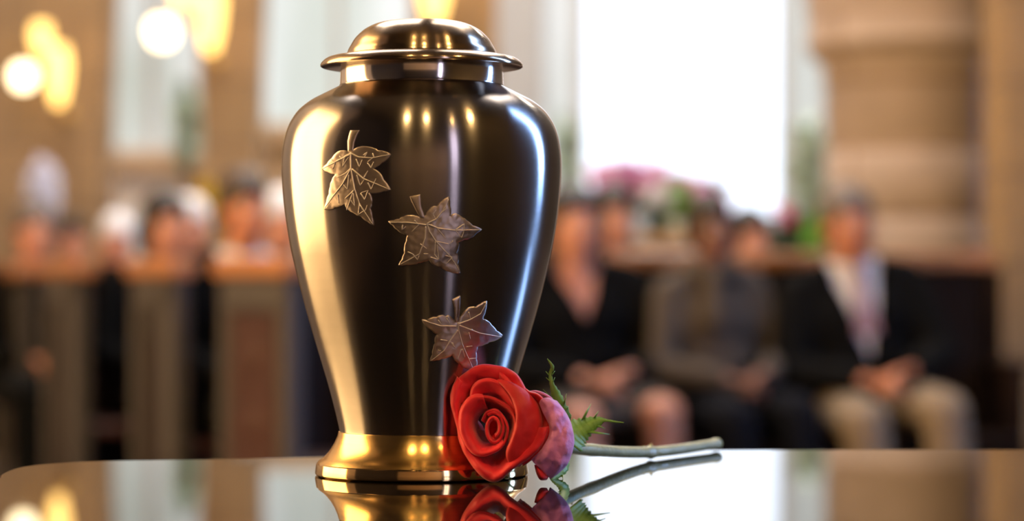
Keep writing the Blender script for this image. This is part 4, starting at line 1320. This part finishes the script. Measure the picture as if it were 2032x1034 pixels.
# ------------------------------------------------------------------ flowers and plants
def bloom_bm(bm, c, r, seed, n1=7):
    rnd = random.Random(seed)
    for ring, (k, rr, tilt) in enumerate(((n1, 1.0, 0.5), (n1-2, 0.65, 0.95), (3, 0.35, 1.25))):
        for i in range(k):
            a = i/k*2*PI+ring*0.4+rnd.uniform(-.1, .1)
            d_ = Vector((math.cos(a), -math.sin(tilt)*0.9, math.sin(a))).normalized()
            q = d_.to_track_quat('X', 'Y').to_matrix().to_4x4()
            sphere(bm, Vector(c)+d_*r*rr*0.55, r*rr*0.5, (1, 0.55, 0.35), 8, q)
def flowers(name, label, cat, base, pot, blooms, fol, stemtop):
    """base world point; pot = (profile, mat); blooms = [(x,z,r,mat)] offsets; fol = [(c, r, n, leaf, sc, mat)]"""
    t_ = thing(name, label, cat, base)
    bm = bmesh.new(); lathe(bm, pot[0], 28); obj('vase', bm, pot[1], t_, True)
    fb = {}
    for c, r, n_, leaf, sc, fm in fol:
        bm = bmesh.new(); blob_foliage(bm, c, r, n_, leaf, sc, int(c[0]*100)+n_); obj('foliage', bm, fm, t_)
    for i, (x, y, z, r, m_) in enumerate(blooms):
        bm = bmesh.new(); bloom_bm(bm, (x, y, z), r, i); obj('bloom', bm, m_, t_, True)
    bm = bmesh.new()
    for i, (x, y, z, r, m_) in enumerate(blooms[::2]): tube(bm, [(0, 0, stemtop), (x*0.5, y*0.5, z*0.6+stemtop*0.3), (x, y+0.01, z-r*0.2)], 0.004, 5)
    obj('stems', bm, M['foliage_d'], t_)
    return t_
# side table with the arrangements, behind the second bench
FY = 12.6
def foff(px, py, base): q = P(px, py, FY); return (q.x-base[0], q.z-base[2])
st = thing('side_table', 'tan wooden side table under the flowers by the bright window', 'table', (P(1340, 0, FY).x, FY, 0))
ttz = P(0, 468, FY).z
bm = bmesh.new(); box(bm, (0, 0, ttz-0.03), (1.30, 0.5, 0.06), bev=0.01); obj('table_top', bm, M['tablewood'], st)
for x in (-0.6, 0.6):
    for y in (-0.2, 0.2):
        bm = bmesh.new(); box(bm, (x, y, (ttz-0.06)/2), (0.06, 0.06, ttz-0.06)); obj('leg', bm, M['tablewood'], st)
rnd = random.Random(11)
base = (P(1330, 0, FY).x, FY, ttz)
bl = []
for i in range(64):
    u = rnd.random()
    px = 1180+u*280
    ytop = 330+60*(abs(px-1320)/150)**2*0.7 if px < 1320 else 345+90*((px-1320)/150)**1.6
    if px < 1300: ytop = 328+0.35*abs(px-1230)*0.4
    py = ytop+rnd.random()*38
    x, z = foff(px, py, base)
    bl.append((x, rnd.uniform(-0.20, -0.04), z, rnd.uniform(0.036, 0.058), M['purple'] if rnd.random() < 0.55 else M['mauve']))
flowers('flower_arrangement', 'wide domed arrangement of purple and mauve flowers before the bright window', 'flowers', base,
        ([(0, 0), (0.05, 0), (0.09, 0.06), (0.075, 0.13), (0.05, 0.16), (0, 0.16)], M['ceramic']), bl,
        [((0, 0.05, 0.20), 0.31, 1300, 0.045, (1.0, 0.4, 0.30), M['foliage_d']), ((0.02, -0.06, 0.14), 0.10, 300, 0.04, (1, 0.6, 1.2), M['foliage_l'])], 0.15)
base = (P(1296, 0, FY).x, FY-0.2, ttz)
flowers('flower_arrangement', 'small bunch of pale blue-white flowers in a dark vase, low in the purple ones', 'flowers', base,
        ([(0, 0), (0.035, 0), (0.05, 0.05), (0.035, 0.11), (0.03, 0.13), (0, 0.13)], M['ceramic']),
        [(x, -0.02, 0.16+z, 0.034, M['whitefl']) for x, z in ((-0.05, 0), (0, 0.01), (0.05, 0), (-0.03, 0.045), (0.03, 0.05), (0, 0.08), (0.065, 0.04))], [((0.0, 0.02, 0.15), 0.08, 160, 0.03, (1, 1, .6), M['foliage_d'])], 0.1)
base = (P(1338, 0, FY).x, FY-0.17, ttz)
flowers('leafy_plant', 'bright fresh green leafy plant in a white pot beside the white bunch', 'plant', base,
        ([(0, 0), (0.04, 0), (0.05, 0.07), (0, 0.07)], M['whitepot']), [], [((0, 0, 0.17), 0.10, 500, 0.035, (0.75, 0.6, 1.15), M['foliage_l'])], 0.07)
# plants near the column
def floor_plant(label, px, py0, py1, Y, wpx, m_, pot, n_=900, leaf=0.05, blooms=()):
    x = P(px, 0, Y).x
    z0, z1 = P(0, py1, Y).z, P(0, py0, Y).z
    t_ = thing('potted_tree', label, 'plant', (x, Y, 0))
    bm = bmesh.new(); lathe(bm, [(0, 0), (0.13, 0), (0.18, 0.32), (0.16, 0.33), (0.15, 0.28), (0, 0.28)], 28); obj('pot', bm, pot, t_, True)
    bm = bmesh.new(); tube(bm, [(0, 0, 0.28), (0.02, 0, (0.28+z0)/2), (0, 0, z0+0.3*(z1-z0))], [0.02, 0.016, 0.01], 8); obj('trunk', bm, M['tablewood'], t_)
    r = wpx/2*Y/FPX
    bm = bmesh.new(); blob_foliage(bm, (0, 0, (z0+z1)/2), r, n_, leaf, (1, 1, (z1-z0)/2/r), px); obj('crown', bm, m_, t_)
    for i, (bx, by, br_, bm_) in enumerate(blooms):
        q = P(bx, by, Y); b = bmesh.new(); bloom_bm(b, (q.x-x, -0.1, q.z), br_, i); obj('bloom', b, bm_, t_, True)
floor_plant('tall pale green potted tree against the column', 1602, 215, 480, 13.2, 62, M['foliage'], M['ceramic'], 230, 0.06)
floor_plant('dark leafy plant with magenta blooms behind the grey-haired man', 1578, 425, 600, 12.0, 95, M['foliage_d'], M['ceramic'], 1100, 0.05,
            [(1553, 424, 0.045, M['magenta']), (1540, 415, 0.03, M['magenta']), (1560, 436, 0.04, M['magenta'])])
floor_plant('low yellow-green plant beside the head of the grey-haired man', 1625, 432, 520, 11.7, 50, M['foliage_l'], M['whitepot'], 500, 0.04)
floor_plant('slim pale green potted tree beside the wide bright window, next to the urn', 1122, 215, 420, 15.8, 50, M['foliage'], M['whitepot'], 110, 0.07)
floor_plant('dark green potted tree in the arch behind the hanging lamp', 372, 160, 350, 15.5, 50, M['foliage'], M['ceramic'], 240, 0.06)
floor_plant('bush of yellow flowers in front of the pier, beside the dark-haired man', 410, 365, 470, 13.3, 46, M['yellow'], M['whitepot'], 700, 0.04)
floor_plant('pale lavender-white flower bush above the grey-haired person, before the lit pier', 84, 322, 450, 13.2, 52, M['whitefl'], M['whitepot'], 1400, 0.05)
